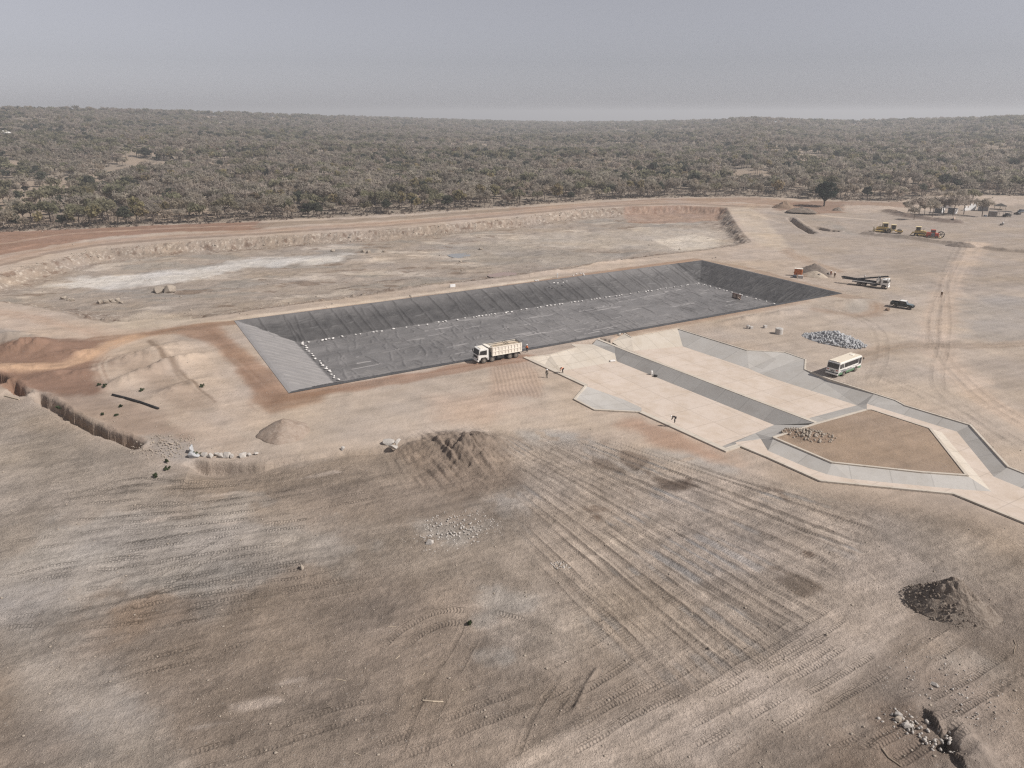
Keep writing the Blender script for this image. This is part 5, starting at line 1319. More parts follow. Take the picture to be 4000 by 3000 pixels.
person(P(2634, 1655, FD + 2.4) + Vector((0, 0, .22)), R(165), "bend", "navy", "navy", "person in dark clothes and white helmet stooping at the basin rim")
person(P(2417, 1322, -.75), R(60), "bend", "palecloth", "greycloth", "person in a white helmet half hidden in the inlet between pond liner and basin")
person(zat(3676, 1161), R(250), "walk", "browncloth", "browncloth", "person in brown overalls and white helmet walking alone across the yard")
person(zat(3196, 1083), R(330), "bend", "palecloth", "greycloth", "person in pale shirt stooping beside the pale sand heap")
person(zat(3232, 1079), R(300), "bend", "navy", "greycloth", "person in dark shirt leaning by the long dark strip near the sand heap")
person(zat(3244, 1078), R(270), "stand", "rustcloth", "rustcloth", "person in rust red overalls standing right of the sand heap")
person(zat(3259, 1085), R(250), "stand", "browncloth", "browncloth", "person in brown overalls and helmet standing nearest the flatbed truck tail")
person(zat(3111, 1086), R(220), "carry", "rustcloth", "palecloth", "person in red top standing in front of the orange cabin", helmet=False)
person(wl_(FT, (-2.5, -.2, 1.45)), R(250), "carry", "palecloth", "navy", "person in a white shirt and helmet standing on the flatbed truck deck")

# ------------------------------------------------------------------ cabin, blocks, heaps, boulders, pipe
t = thing("site_cabin", "orange site cabin with a cream roof standing beside the grey soil heap", "cabin", zat(3116, 1078), R(-28))
q = MB(); q.box((0, 0, 1.15), (2.3, 1.1, 2.3), bev=.03); q.build("wall", M["orange"], t)
q = MB(); q.box((0, 0, 2.34), (2.45, 1.25, .12), bev=.03); q.build("roof", M["cream"], t)
q = MB(); q.box((1.17, 0, 1.05), (.04, .8, 1.9), bev=.01); q.build("door", M["orange"], t)
def solid(name, c, d, m, label, cat, rz=0, group=None, bev=.04):
    q = MB(); q.box((0, 0, d[2] / 2), d, bev=bev); o = q.build(name, M[m]); o.location = c; o.rotation_euler = (0, 0, rz); return tag(o, label, cat, group)
solid("concrete_block", zat(3126, 1087), (1.5, 1.1, .95), "concrete", "pale concrete block in front of the orange cabin", "block", R(-20))
solid("concrete_block", zat(2934, 1284), (.75, .6, .6), "concrete", "small concrete block touching the little round concrete pot", "block", R(15))
solid("concrete_block", zat(2988, 1281), (.75, .65, .65), "concrete", "small lone concrete block left of the big concrete ring", "block", R(20))
solid("white_box", zat(1768, 1121), (1.6, .5, .75), "whitewall", "white box lying on the road strip behind the liner", "box", R(25))
solid("black_bag", P(2560, 1472, FD), (.8, .55, .45), "black", "black bag lying on the dusty floor by the dividing wall", "bag", R(-30), bev=.18)
solid("white_sack", P(2545, 1464, FD), (.5, .4, .9), "bagwhite", "white sack standing upright at the foot of the dividing wall", "sack", .3, bev=.15)
solid("white_bags", P(2392, 1413, FD), (1.3, .6, .4), "bagwhite", "crumpled white bags in the back corner of the near basin cell", "bag", .3, bev=.15)
solid("white_sheet", zat(3098, 1083), (1.6, .6, .25), "bagwhite", "white sheet of rubbish lying left of the orange cabin", "sheet", R(-30), bev=.1)
solid("black_drum", zat(3104, 1084), (1.2, .9, .8), "bluegrey", "dark blue covered crate in front of the orange cabin", "crate", R(-20), bev=.1)
solid("white_post", zat(2177, 1086), (.35, .35, 1.5), "bagwhite", "white upright pipe end in the dug hole behind the pond", "post", bev=.1)
for k, (px, py) in enumerate([(2092, 1098), (2100, 1097), (2163, 1107), (2178, 1108), (2200, 1105), (2214, 1100), (2240, 1078), (2252, 1072), (2268, 1070), (2278, 1070), (2280, 1076)]):
    bag(zat(px, py), "white sandbag holding the loose liner edge by the dug hole behind the pond", "white sandbags behind the pond")
def ringob(c, r, h, label, hole, name):
    t = thing(name, label, "concrete ring", c)
    bm = bmesh.new(); prof = [(r, 0), (r, h - .05), (r - .05, h), (hole + .03, h), (hole, h - .05), (hole, h - .6)]; n = 32; rows = []
    for x, z in prof: rows.append([bm.verts.new((x * math.cos(k * 2 * math.pi / n), x * math.sin(k * 2 * math.pi / n), z)) for k in range(n)])
    for a_, b2 in zip(rows[:-1], rows[1:]):
        for k in range(n): bm.faces.new((a_[k], a_[(k + 1) % n], b2[(k + 1) % n], b2[k]))
    bm.faces.new(rows[-1]); bmesh.ops.recalc_face_normals(bm, faces=bm.faces[:])
    me = bpy.data.meshes.new("shell"); bm.to_mesh(me); bm.free(); me.materials.append(M["concrete"]); link(bpy.data.objects.new("shell", me), t)
    q = MB(); q.cyl((0, 0, h + .02), hole * .9, .03, 'z', 20); o = q.build("lid_rim", M["grey"], t); return t
ringob(zat(3042, 1304), .86, 1.35, "big round concrete ring standing alone above the basin", .36, "concrete_ring")
ringob(zat(2921, 1283), .38, .8, "little round concrete pot beside a small block", .2, "concrete_pot")

def heap(c, rx, ry, h, rz, m, label, name, seed, rough=.25, n=64, ex=1.3, cat="heap", kids=None):
    bm = bmesh.new(); ring = []
    nr = n // 2
    g = []
    for i in range(nr + 1):
        row = []
        for k in range(n):
            q = i / nr; a = k * 2 * math.pi / n
            wob = 1 + .22 * (float(fbm(np.array([math.cos(a) * 1.2 + seed]), np.array([math.sin(a) * 1.2 - seed]), seed, 3)[0]) - .5) * 2
            row.append((q * rx * wob * math.cos(a), q * ry * wob * math.sin(a), q))
        g.append(row)
    arr = np.array(g); x, y, q = arr[..., 0], arr[..., 1], arr[..., 2]
    z = h * np.clip(1 - q ** ex, 0, 1) + (fbm(x / (.22 * rx) + seed, y / (.22 * ry), seed + 1, 5) - .5) * 2 * rough * h * np.clip(1.15 - q, 0, 1)
    z = z - .35 * (q > .999)
    V = np.stack([x, y, z], -1)
    Vl = V.reshape(-1, 3); idx = np.arange((nr + 1) * n).reshape(nr + 1, n)
    F = []
    for i in range(nr):
        F.append(np.stack([idx[i], idx[i + 1], np.roll(idx[i + 1], -1), np.roll(idx[i], -1)], -1))
    me = mesh_from(name, Vl, np.concatenate(F), M[m], smooth=True)
    o = bpy.data.objects.new(name, me); link(o); o.location = c; o.rotation_euler = (0, 0, rz)
    tag(o, label, cat); return o
heap(zat(1110, 1690), 4.3, 4.6, 2.2, .1, "gravelred", "cone of reddish gravel tipped on the tan yard", "gravel_heap", 3, .10)
heap(zat(3178, 1068), 6.3, 4.2, 3.1, -.5, "soilgrey", "grey brown soil heap behind the pale sand by the orange cabin", "soil_heap", 5, .14, ex=1.15)
heap(zat(3182, 1079), 4.2, 2.4, 1.7, -.5, "sandpile", "pale sand heap in front of the grey soil heap", "sand_heap", 8, .08)
heap(zat(3750, 962), 4.8, 2.6, 1.6, -.4, "soilgrey", "grey earth heap at the end of the long low berm", "earth_heap", 11, .22)
heap(zat(3062, 812), 6.0, 4.0, 3.4, -.2, "soilbrown", "brown earth heap left of the big dark green tree", "earth_heap", 13, .3)
heap(zat(3130, 826), 8.0, 4.0, 2.2, -.35, "soildark", "rough dark spoil heap between the brown heap and the dark green tree", "spoil_heap", 14, .4)
heap(zat(3270, 822), 3.0, 2.4, 1.8, -.2, "soildark", "small dark brush heap right of the big dark green tree", "brush_heap", 15, .5)
def rocks(name, c, n, rx, ry, h, size, m, seed, rz=0, ex=1.2, clip=None, base=0.0):
    """a tipped heap of broken stone: hundreds of angular pieces as one mass"""
    rr = np.random.RandomState(seed); Vs, Fs, o = [], [], 0
    ico = bmesh.new(); bmesh.ops.create_icosphere(ico, subdivisions=1, radius=1.0); iv = np.array([v.co for v in ico.verts]); ico.verts.ensure_lookup_table(); jf = np.array([[v.index for v in f.verts] for f in ico.faces]); ico.free()
    for k in range(n):
        q = math.sqrt(rr.rand()); a = rr.rand() * 6.283
        s = size * rr.uniform(.45, 1.5) * (1 - .35 * q)
        p = np.array([q * rx * math.cos(a), q * ry * math.sin(a), 0]); p[2] = base + h * max(0, 1 - q ** ex) + rr.uniform(-.1, .25) * s
        v = iv * (1 + rr.uniform(-.28, .28, (len(iv), 1))) * np.array([s * rr.uniform(.7, 1.5), s * rr.uniform(.6, 1.1), s * rr.uniform(.5, 1.0)])
        Rm = np.array(Euler(rr.uniform(0, 6.28, 3)).to_matrix())
        Vs.append(v @ Rm.T + p); Fs.append(jf + o); o += len(iv)
    me = mesh_from(name, np.concatenate(Vs), np.concatenate(Fs), M[m])
    ob = link(bpy.data.objects.new(name, me)); ob.location = c; ob.rotation_euler = (0, 0, rz); return ob
rh = heap(zat(3258, 1332), 6.8, 3.7, 1.8, -.75, "rockgrey", "big heap of blue grey quarried rock tipped between ring and bus", "rock_heap", 21, .15)
o = rocks("broken_rock", (0, 0, 0), 640, 7.0, 3.9, 2.0, .33, "rockgrey", 21); o.parent = rh; tag(o, kind="stuff")
rh = heap(zat(3160, 1700), 4.0, 2.4, .4, -.4, "soilbrown", "low heap of tan rubble at the corner of the earth island", "rubble_heap", 22, .2)
o = rocks("broken_rock", (0, 0, 0), 160, 4.2, 2.6, .5, .26, "rocktan", 22); o.parent = rh; tag(o, kind="stuff")
dh = heap(zat(3700, 2368), 4.3, 3.1, 3.3, -.45, "soildark", "dark clods of freshly tipped earth on the lower right foreground", "clod_heap", 23, .28, n=120, ex=1.1)
o = rocks("clods", (0, 0, 0), 480, 4.5, 3.3, 3.1, .15, "soildark", 24, 0, 1.1); o.parent = dh; tag(o, kind="stuff")
tag(rocks("broken_stone", zat(3590, 2850), 110, 3.2, 2.0, .15, .16, "rockpale", 25, -.5), "pale broken stone strewn beside the dug pit at lower right", "stones", kind="stuff")
tag(rocks("stone_spread", zat(1770, 2080), 420, 6.5, 5.0, .12, .13, "rockpale", 26, .3), "pale grey broken stone spread over the middle foreground", "stones", kind="stuff")
tag(rocks("stone_spread", zat(640, 1745), 260, 5.5, 4.5, .2, .15, "rocktan", 27, -.6), "tan stones strewn at the end of the trench", "stones", kind="stuff")
tag(rocks("stone_spread", zat(3700, 2700), 240, 5.5, 7.0, .1, .09, "rockpale", 28, -.6), "small pale stones strewn along the slope above the pit", "stones", kind="stuff")
tag(rocks("stone_spread", zat(2190, 2210), 60, 1.3, .8, .1, .12, "rockpale", 29, -.6), "small patch of pale stones among the furrows", "stones", kind="stuff")
bank = rocks("bank_stones", (0, 0, 0), 1, .1, .1, 0, .01, "rocktan", 30)
# stones that lie in the cut banks of the basin, one mass
rr = np.random.RandomState(31); Vs, Fs, o_ = [], [], 0
ico = bmesh.new(); bmesh.ops.create_icosphere(ico, subdivisions=1, radius=1.0); iv = np.array([v.co for v in ico.verts]); jf = np.array([[v.index for v in f.verts] for f in ico.faces]); ico.free()
bl = np.array(smooth_line(G(BASIN_FAR[2:]), 6)); cum = np.concatenate([[0], np.cumsum(np.hypot(*np.diff(bl, axis=0).T))])
pts = []
for k in range(1500):
    s_ = rr.uniform(0, cum[-1] * .82); x = np.interp(s_, cum, bl[:, 0]); y = np.interp(s_, cum, bl[:, 1])
    pts.append((x + rr.uniform(-2, 2), y - rr.uniform(.3, 9.5)))
for k in range(900): 
    p = P(rr.uniform(150, 2800), rr.uniform(900, 1230)); pts.append((p.x, p.y))
for k in range(5200):
    p = P(rr.uniform(-200, 4200), 1640 + (3100 - 1640) * rr.rand() ** .8); pts.append((p.x, p.y))
for k in range(700):
    p = P(rr.uniform(300, 1100), rr.uniform(1420, 1790)); pts.append((p.x, p.y))
pts = np.array(pts); zz = terr(pts[:, 0], pts[:, 1])
keep = zz > -6
for poly in (POND, CONC1, CONC2):
    i, d = sd_poly(pts[:, 0], pts[:, 1], poly, .5); keep[i[d < .4]] = False
for (x, y), z in zip(pts[keep], zz[keep]):
    dist = math.hypot(x, y); s = rr.uniform(.025, .06) * (1 + (rr.rand() < .06) * 1.4) * (3.2 if y > 150 else 1)
    v = iv * (1 + rr.uniform(-.25, .25, (len(iv), 1))) * np.array([s * rr.uniform(.8, 1.4), s, s * rr.uniform(.5, .9)])
    Vs.append(v + np.array([x, y, z + s * .25])); Fs.append(jf + o_); o_ += len(iv)
bpy.data.objects.remove(bank)
me = mesh_from("loose_stones", np.concatenate(Vs), np.concatenate(Fs), M["rocktan"])
tag(link(bpy.data.objects.new("loose_stones", me)), "small pale stones scattered all over the bare ground", "stones", kind="stuff")

def boulder(px, py, s, m, label, seed, sc=(1, .8, .7), group=None, name="boulder"):
    rr = np.random.RandomState(seed); bm = bmesh.new()              # an angular block: the hull of a few random points
    for k in range(16):
        d = rr.normal(size=3); d /= np.linalg.norm(d); d = np.sign(d) * np.abs(d) ** .7 * rr.uniform(.75, 1.05)
        bm.verts.new((d[0] * s * sc[0], d[1] * s * sc[1], d[2] * s * sc[2]))
    bmesh.ops.convex_hull(bm, input=bm.verts[:]); bmesh.ops.delete(bm, geom=[v for v in bm.verts if not v.link_faces], context='VERTS')
    bmesh.ops.bevel(bm, geom=bm.edges[:], offset=.04 * s, segments=1, affect='EDGES')
    me = bpy.data.meshes.new(name); bm.to_mesh(me); bm.free(); me.materials.append(M[m])
    o = link(bpy.data.objects.new(name, me)); p = zat(px, py); o.location = (p.x, p.y, p.z + s * sc[2] * .55); o.rotation_euler = (0, 0, seed * 1.7)
    tag(o, label, "boulder", group)
boulder(622, 1142, 2.1, "rocktan", "flat left one of the two big boulders on the basin floor", 201, (1.2, .8, .55))
boulder(664, 1141, 2.0, "rocktan", "taller right one of the two big boulders on the basin floor", 202, (1.1, .8, .8))
for k, (px, s) in enumerate([(390, 1.0), (404, .9), (417, 1.1), (432, 1.0), (447, .9), (460, 1.1), (476, .9)]):
    boulder(px, 1184 - (k % 2) * 5, s, "rocktan", "brown boulder in the short row on the left of the basin floor", 210 + k, group="boulders in the short row on the basin floor")
for k, (px, s) in enumerate([(248, .9), (268, .8), (282, .9)]):
    boulder(px, 1168 + k * 4, s, "rocktan", "brown boulder in the small cluster at the left end of the basin floor", 220 + k, group="boulders in the left cluster of the basin")
boulder(750, 1768, .75, "rockgrey", "upright grey boulder standing on top of the row by the scarp", 230, (.8, .8, 1.2))
boulder(758, 1783, .95, "rockgrey", "large blue grey boulder at the left end of the row by the scarp", 231)
for k, (px, py, s) in enumerate([(800, 1781, .55), (822, 1786, .6), (848, 1779, .5), (866, 1784, .65), (888, 1784, .8), (906, 1786, .5), (950, 1784, .7), (974, 1780, .45), (1001, 1776, .4)]):
    boulder(px, py, s, "rockpale", "pale boulder in the row along the top of the foreground scarp", 240 + k, group="pale boulders in the row by the scarp")
boulder(1522, 1731, .95, "rockpale", "flat pale slab leaning at the edge of the yard", 251, (1.2, 1.0, .45), name="rock_slab")
boulder(1554, 1733, .9, "rockpale", "long pale slab lying right of the leaning slab", 252, (1.3, .6, .5), name="rock_slab")
boulder(1536, 1755, .75, "rockpale", "round pale boulder just below the leaning slab", 253)
boulder(1340, 1756, .5, "rockpale", "lone pale boulder on the scarp left of the slabs", 254)
boulder(1678, 2124, .55, "rockpale", "lone pale boulder below the spread of grey broken stone", 255)
boulder(1180, 2222, .4, "rocktan", "small upright brown boulder casting a shadow in the left foreground", 256, (.7, .7, 1.1))
boulder(3540, 2838, .45, "rockpale", "pale boulder nearest the dug pit at lower right", 257)
boulder(3510, 2800, .42, "rockpale", "pale boulder at the upper left end of the broken stone by the pit", 258)
boulder(3508, 2815, .4, "rocktan", "half shaded boulder among the broken stone by the pit", 259)
boulder(3650, 2676, .35, "rockpale", "white flat boulder on the slope above the pit", 260, (1.2, .8, .5))
boulder(3467, 1213, .8, "soilbrown", "lone brown clod left of the dark green pickup", 261)
for k, (px, py) in enumerate([(1880, 975), (1420, 985), (1440, 988), (1500, 985), (1300, 983)]):
    boulder(px, py, 1.1, "rocktan", "brown boulder on the broken mound in the middle of the basin floor", 270 + k, group="boulders on the basin mound")

g = [zat(440, 1545), zat(490, 1557), zat(545, 1573), zat(620, 1599)]
q = MB(); q.path([p + Vector((0, 0, .2)) for p in g], .19, 10); tag(q.build("pipe", M["black"], None, True), "single long black pipe lying on the bare earth left of the pond", "pipe")
def stick(pts, rr_, label, name="stick", m="palewood", group=None):
    q = MB(); q.path([zat(*p) + Vector((0, 0, rr_)) for p in pts], rr_, 6); tag(q.build(name, M[m]), label, "stick", group)
stick([(1652, 2738), (1690, 2742), (1732, 2744)], .07, "thick pale log lying on the tracked ground at lower centre", "log")
for k, p in enumerate([[(1313, 2653), (1350, 2660)], [(1515, 2448), (1547, 2449)], [(1382, 2940), (1410, 2952)], [(1650, 2640), (1660, 2628)], [(1800, 2698), (1822, 2702)], [(1545, 2575), (1562, 2562)]]):
    stick(p, .03, "small pale stick lying on the tracked ground near the bottom edge", group="small sticks in the foreground")
stick([(3960, 2500), (3968, 2520), (3962, 2540), (3960, 2555)], .03, "thin dark bent root lying below the clod heap", "root", "wood")
stick([(3445, 2925), (3470, 2960), (3520, 2995)], .06, "thick dark root arching out of the soil near the pit", "root", "wood")
stick([(20, 1548), (50, 1556), (75, 1562)], .12, "bleached branch lying beside the left end of the trench", "branch")
stick([(3110, 1630 + 0), (3130, 1634)], .03, "thin dark stick lying on the earth island", "stick", "wood") if False else None
# ------------------------------------------------------------------ trees
def leafmat(name, c, var=.2, trans=.6):
    m, nt, b = nodes(name); N, L = nt.nodes, nt.links
    oi = N.new("ShaderNodeObjectInfo"); at = N.new("ShaderNodeAttribute"); at.attribute_name = "tone"
    mr = N.new("ShaderNodeMapRange"); mr.inputs["To Min"].default_value = 1 - var; mr.inputs["To Max"].default_value = 1 + var; L.new(oi.outputs["Random"], mr.inputs["Value"])
    mu = N.new("ShaderNodeMath"); mu.operation = 'MULTIPLY'; L.new(mr.outputs[0], mu.inputs[0]); L.new(at.outputs["Fac"], mu.inputs[1])
    hs = N.new("ShaderNodeHueSaturation"); hs.inputs["Color"].default_value = (*c, 1)
    m2 = N.new("ShaderNodeMath"); m2.operation = 'MULTIPLY_ADD'; m2.inputs[1].default_value = 7.31; m2.inputs[2].default_value = 0; L.new(oi.outputs["Random"], m2.inputs[0])
    fr = N.new("ShaderNodeMath"); fr.operation = 'FRACT'; L.new(m2.outputs[0], fr.inputs[0])
    m3 = N.new("ShaderNodeMapRange"); m3.inputs["To Min"].default_value = .485; m3.inputs["To Max"].default_value = .515; L.new(fr.outputs[0], m3.inputs["Value"])
    L.new(m3.outputs[0], hs.inputs["Hue"]); L.new(mu.outputs[0], hs.inputs["Value"]); L.new(hs.outputs[0], b.inputs["Base Color"])
    b.inputs["Roughness"].default_value = .9; b.inputs["Specular IOR Level"].default_value = .1
    if trans:                                                # thin twigs and leaves let light through
        tb = N.new("ShaderNodeBsdfTranslucent"); L.new(hs.outputs[0], tb.inputs["Color"]); ms = N.new("ShaderNodeMixShader"); ms.inputs[0].default_value = trans
        L.new(b.outputs[0], ms.inputs[1]); L.new(tb.outputs[0], ms.inputs[2]); L.new(ms.outputs[0], N["Material Output"].inputs["Surface"])
    return m
LM = dict(bare=leafmat("bare_twigs", (.37, .325, .27), .16), brown=leafmat("dry_twigs", (.36, .305, .245), .16), olive=leafmat("olive_leaves", (.25, .23, .155)), green=leafmat("dark_leaves", (.105, .11, .08)),
          yellow=leafmat("yellow_leaves", (.31, .26, .155)), russet=leafmat("russet_leaves", (.21, .150, .105)))
BARK = leafmat("bark", (.12, .098, .082), .2, 0); PALEBARK = leafmat("pale_bark", (.33, .29, .26), .2, 0)
def crown_geo(seed, kind, rx, rz, h0, n, size, nclump):
    """leaf or twig sized faces in clumps through a domed crown; returns verts, quads, tone, clump centres"""
    r = np.random.RandomState(seed); cl = []
    while len(cl) < nclump:
        p = r.uniform(-1, 1, 3)
        if p @ p < 1 and p[2] > -.55: cl.append(p * np.array([rx * .8, rx * .8, rz * .8]) + np.array([0, 0, h0]))
    cl = np.array(cl); cr = r.uniform(.22, .42, len(cl)) * rx; ct = r.uniform(.8, 1.2, len(cl))
    k = r.randint(0, len(cl), n)
    d = r.normal(size=(n, 3)); d /= np.linalg.norm(d, axis=1)[:, None]; d *= (r.rand(n, 1) ** .5); d[:, 2] *= .72
    P_ = cl[k] + d * cr[k][:, None]
    nrm = r.normal(size=(n, 3)) + d * 1.2 + np.array([0, 0, .5]); nrm /= np.linalg.norm(nrm, axis=1)[:, None]
    t = np.cross(nrm, r.normal(size=(n, 3))); t /= np.linalg.norm(t, axis=1)[:, None]; b = np.cross(nrm, t)
    s = size * r.uniform(.6, 1.4, (n, 1))
    ta, tb = (s * 1.9, s * .28) if kind in ("bare", "brown") else (s, s * .75)
    if kind in ("bare", "brown"):
        m = r.rand(n, 1) < .35; ta = np.where(m, s * .8, ta); tb = np.where(m, s * .55, tb)
    V = np.stack([P_ - t * ta - b * tb, P_ + t * ta - b * tb * .6, P_ + t * ta * .8 + b * tb, P_ - t * ta * .7 + b * tb], 1).reshape(-1, 3)
    F = np.arange(n * 4).reshape(-1, 4); tone = np.repeat(ct[k] * r.uniform(.9, 1.1, n), 4)
    return V, F, tone, cl
def tubes(segs, n=5):
    Vs, Fs, o = [], [], 0
    for a, b, r0, r1 in segs:
        a, b = np.array(a, float), np.array(b, float); d = b - a; d /= np.linalg.norm(d) + 1e-9
        u = np.cross(d, [.3, 1, .2]); u /= np.linalg.norm(u); v = np.cross(d, u); an = np.arange(n) * 2 * math.pi / n
        c = np.cos(an)[:, None] * u + np.sin(an)[:, None] * v
        Vs += [a + c * r0, b + c * r1]
        i = np.arange(n); Fs.append(np.stack([o + i, o + (i + 1) % n, o + n + (i + 1) % n, o + n + i], -1)); o += 2 * n
    return np.concatenate(Vs), np.concatenate(Fs)
def trunk_geo(seed, cl, h0, rz, tr):
    r = np.random.RandomState(seed + 500); fork = np.array([r.uniform(-.5, .5), r.uniform(-.5, .5), max(1.0, h0 - rz * r.uniform(.75, 1.0))])
    segs = [((0, 0, -.4), fork * .5 + np.array([r.uniform(-.15, .15), 0, 0]), tr, tr * .85), (fork * .5, fork, tr * .85, tr * .7)]
    for k in range(min(7, len(cl))):
        c = cl[k]; mid = (fork + c) / 2 + r.uniform(-.3, .3, 3) - np.array([0, 0, .25])
        segs += [(fork, mid, tr * .5, tr * .3), (mid, c, tr * .3, tr * .12)]
        for j in range(2): segs.append((c, c + r.normal(size=3) * np.array([.7, .7, .5]), tr * .14, tr * .05))
    return tubes(segs)
def fmesh(name, V, F, tone, m, smooth=False):
    me = mesh_from(name, V, F, m, smooth); vfloat(me, "tone", tone if tone is not None else np.ones(len(V))); return me
SPEC = [  # kind, radius, half height of the crown, crown centre height, trunk radius, faces near
    ("bare", 3.6, 1.9, 4.6, .17), ("bare", 4.4, 1.8, 5.0, .2), ("bare", 3.0, 2.2, 4.2, .14), ("brown", 3.5, 2.0, 4.4, .16), ("brown", 2.6, 1.7, 3.4, .13),
    ("olive", 3.2, 2.1, 4.4, .16), ("olive", 4.0, 1.9, 5.2, .2), ("yellow", 2.7, 2.3, 4.3, .15), ("yellow", 2.2, 2.0, 3.4, .12), ("green", 2.6, 2.1, 3.6, .16), ("green", 3.4, 2.2, 4.8, .2), ("russet", 2.4, 1.9, 3.6, .14)]
TREES = []
for k, (kind, rx, rz, h0, tr) in enumerate(SPEC):
    n = {"bare": 620, "brown": 560, "olive": 520, "yellow": 460, "green": 560, "russet": 420}[kind]
    V, F, T, cl = crown_geo(900 + k, kind, rx, rz, h0, n, .30, 16)
    TV, TF = trunk_geo(900 + k, cl, h0, rz, tr)
    TREES.append((kind, fmesh("crown", V, F, T, LM[kind]), fmesh("trunk", TV, TF, None, PALEBARK if k in (2, 8) else BARK, True), rx))
KN = dict(bare=("bare_tree", "leafless grey tree with a domed twiggy crown at the woodland edge", "leafless grey trees along the woodland edge"), brown=("dry_tree", "dry brown tree with a thin twiggy crown at the woodland edge", "dry brown trees along the woodland edge"),
          olive=("olive_tree", "dull olive green leafy tree at the woodland edge", "olive green trees along the woodland edge"), yellow=("yellow_tree", "yellow leaved tree with a loose crown at the woodland edge", "yellow leaved trees along the woodland edge"),
          green=("green_tree", "dark green leafy tree at the woodland edge", "dark green trees along the woodland edge"), russet=("russet_tree", "russet brown leaved tree at the woodland edge", "russet trees along the woodland edge"))
def put_tree(k, loc, s, rz, label=None, group=None, sz=1.0):
    kind, cm, tm, rx = TREES[k]
    nm, lb, gp = KN[kind]
    t = bpy.data.objects.new(nm, None); link(t); t.location = loc; t.rotation_euler = (0, 0, rz); t.scale = (s, s, s * sz)
    tag(t, label or lb, "tree", group or (gp if not label else None))
    link(bpy.data.objects.new("crown", cm), t); link(bpy.data.objects.new("trunk", tm), t); return t
rt = np.random.RandomState(42)
PK = np.array([.18, .16, .09, .15, .08, .10, .08, .05, .04, .03, .025, .015]); PK /= PK.sum()
pl_, tries = [], 0
HUT = P(3800, 800)
while len(pl_) < 292 and tries < 60000:
    tries += 1
    px = rt.uniform(-120, 4150); az_ = math.atan2((px - 2000) / FPX, .97); 
    er = float(edge_r(az_)); rr_ = er + 2 + 44 * rt.rand() ** 1.5
    x, y = rr_ * math.sin(az_), rr_ * math.cos(az_)
    if any((x - a) ** 2 + (y - b) ** 2 < c for a, b, c in pl_): continue
    pl_.append((x, y, rt.uniform(3.2, 6.4) ** 2))
zz = terr(np.array([a for a, b, c in pl_]), np.array([b for a, b, c in pl_]))
for (x, y, c), z in zip(pl_, zz):
    pxx = 2000 + x / (y * CP + (CAM_H - z) * SP) * FPX
    k = rt.choice(len(SPEC), p=PK)
    if rt.rand() < .45 and (pxx < 500 or 1050 < pxx < 2500): k = rt.choice([5, 6, 7, 8, 9])
    put_tree(k, (x, y, z), rt.uniform(.95, 1.55), rt.uniform(0, 6.28), sz=rt.uniform(.9, 1.15))
# trees standing clear of the wood
V, F, T, cl = crown_geo(77, "green", 6.6, 5.2, 8.2, 3200, .36, 46)
TV, TF = trunk_geo(77, cl, 6.0, 4.6, .5)
t = thing("evergreen_tree", "big dark green round tree standing alone between the spoil heaps", "tree", zat(3218, 806))
link(bpy.data.objects.new("crown", fmesh("crown", V, F, T, leafmat("evergreen_leaves", (.040, .050, .036), .05))), t); link(bpy.data.objects.new("trunk", fmesh("trunk", TV, TF, None, BARK, True)), t)
for k, (px, py, s) in enumerate([(3570, 858, .95), (3590, 842, 1.2), (3632, 838, 1.25), (3640, 850, 1.1), (3685, 842, 1.35), (3722, 842, 1.3), (3612, 840, 1.0), (3764, 838, 1.2), (3545, 832, 1.0), (3700, 812, 1.2), (3745, 806, 1.2)]):
    put_tree([0, 1, 3, 1, 0, 1, 3, 1, 2, 3, 1][k], zat(px, py), s, k * 1.3, "bare grey tree in the clump before the white sheds", "bare trees before the white sheds", 1.1)
put_tree(1, zat(3836, 846), 1.15, 2.0, "lone bare tree on a thin trunk between the white building and the awning shed", None, 1.1)
put_tree(6, zat(3790, 800), 1.1, 1.0, "olive tree in front of the white ruined wall", None, 1.1)
put_tree(2, zat(3172, 786), 1.3, .5, "tall leaning bare tree right beside the big dark green tree", None, 1.4) if False else None

# the woodland behind: thousands of trees that read as one mass
FCOL = bpy.data.collections.new("woodland_trees")
FARM = []
for k, (kind, rx, rz, h0, tr) in enumerate(SPEC):
    V, F, T, cl = crown_geo(300 + k, kind, rx, rz, h0, 210, .46, 12)
    TV, TF = tubes([((0, 0, -.4), (0, 0, h0 - .5), tr, tr * .6), ((0, 0, h0 * .45), cl[0], tr * .5, tr * .2), ((0, 0, h0 * .45), cl[1], tr * .5, tr * .2)], 4)
    me = mesh_from("woodland_tree", np.concatenate([V, TV]), np.concatenate([F, TF + len(V)]), LM[kind]); me.materials.append(BARK)
    me.polygons.foreach_set("material_index", np.concatenate([np.zeros(len(F), np.int32), np.ones(len(TF), np.int32)])); vfloat(me, "tone", np.concatenate([T, np.ones(len(TV))]))
    o = bpy.data.objects.new("woodland_tree_%02d" % k, me); FCOL.objects.link(o)
pts = []
def scatter(r0, r1, area, s0, s1):
    n = int(R(86) / 2 * (r1 ** 2 - r0 ** 2) / area)
    rr_ = np.sqrt(rt.uniform(r0 ** 2, r1 ** 2, n)); a = rt.uniform(R(-43), R(43), n)
    s = rt.uniform(s0, s1, n); pts.append(np.stack([rr_ * np.sin(a), rr_ * np.cos(a), s], 1))
scatter(300, 620, 34, .65, 1.6); scatter(620, 1000, 44, .65, 1.5); scatter(1000, 1700, 64, .7, 1.6); scatter(1700, 3300, 140, 1.0, 1.9)
p = np.concatenate(pts); rr_ = np.hypot(p[:, 0], p[:, 1]); aa = np.arctan2(p[:, 0], p[:, 1])
dens = fbm(p[:, 0] / 60, p[:, 1] / 60, 71, 4)
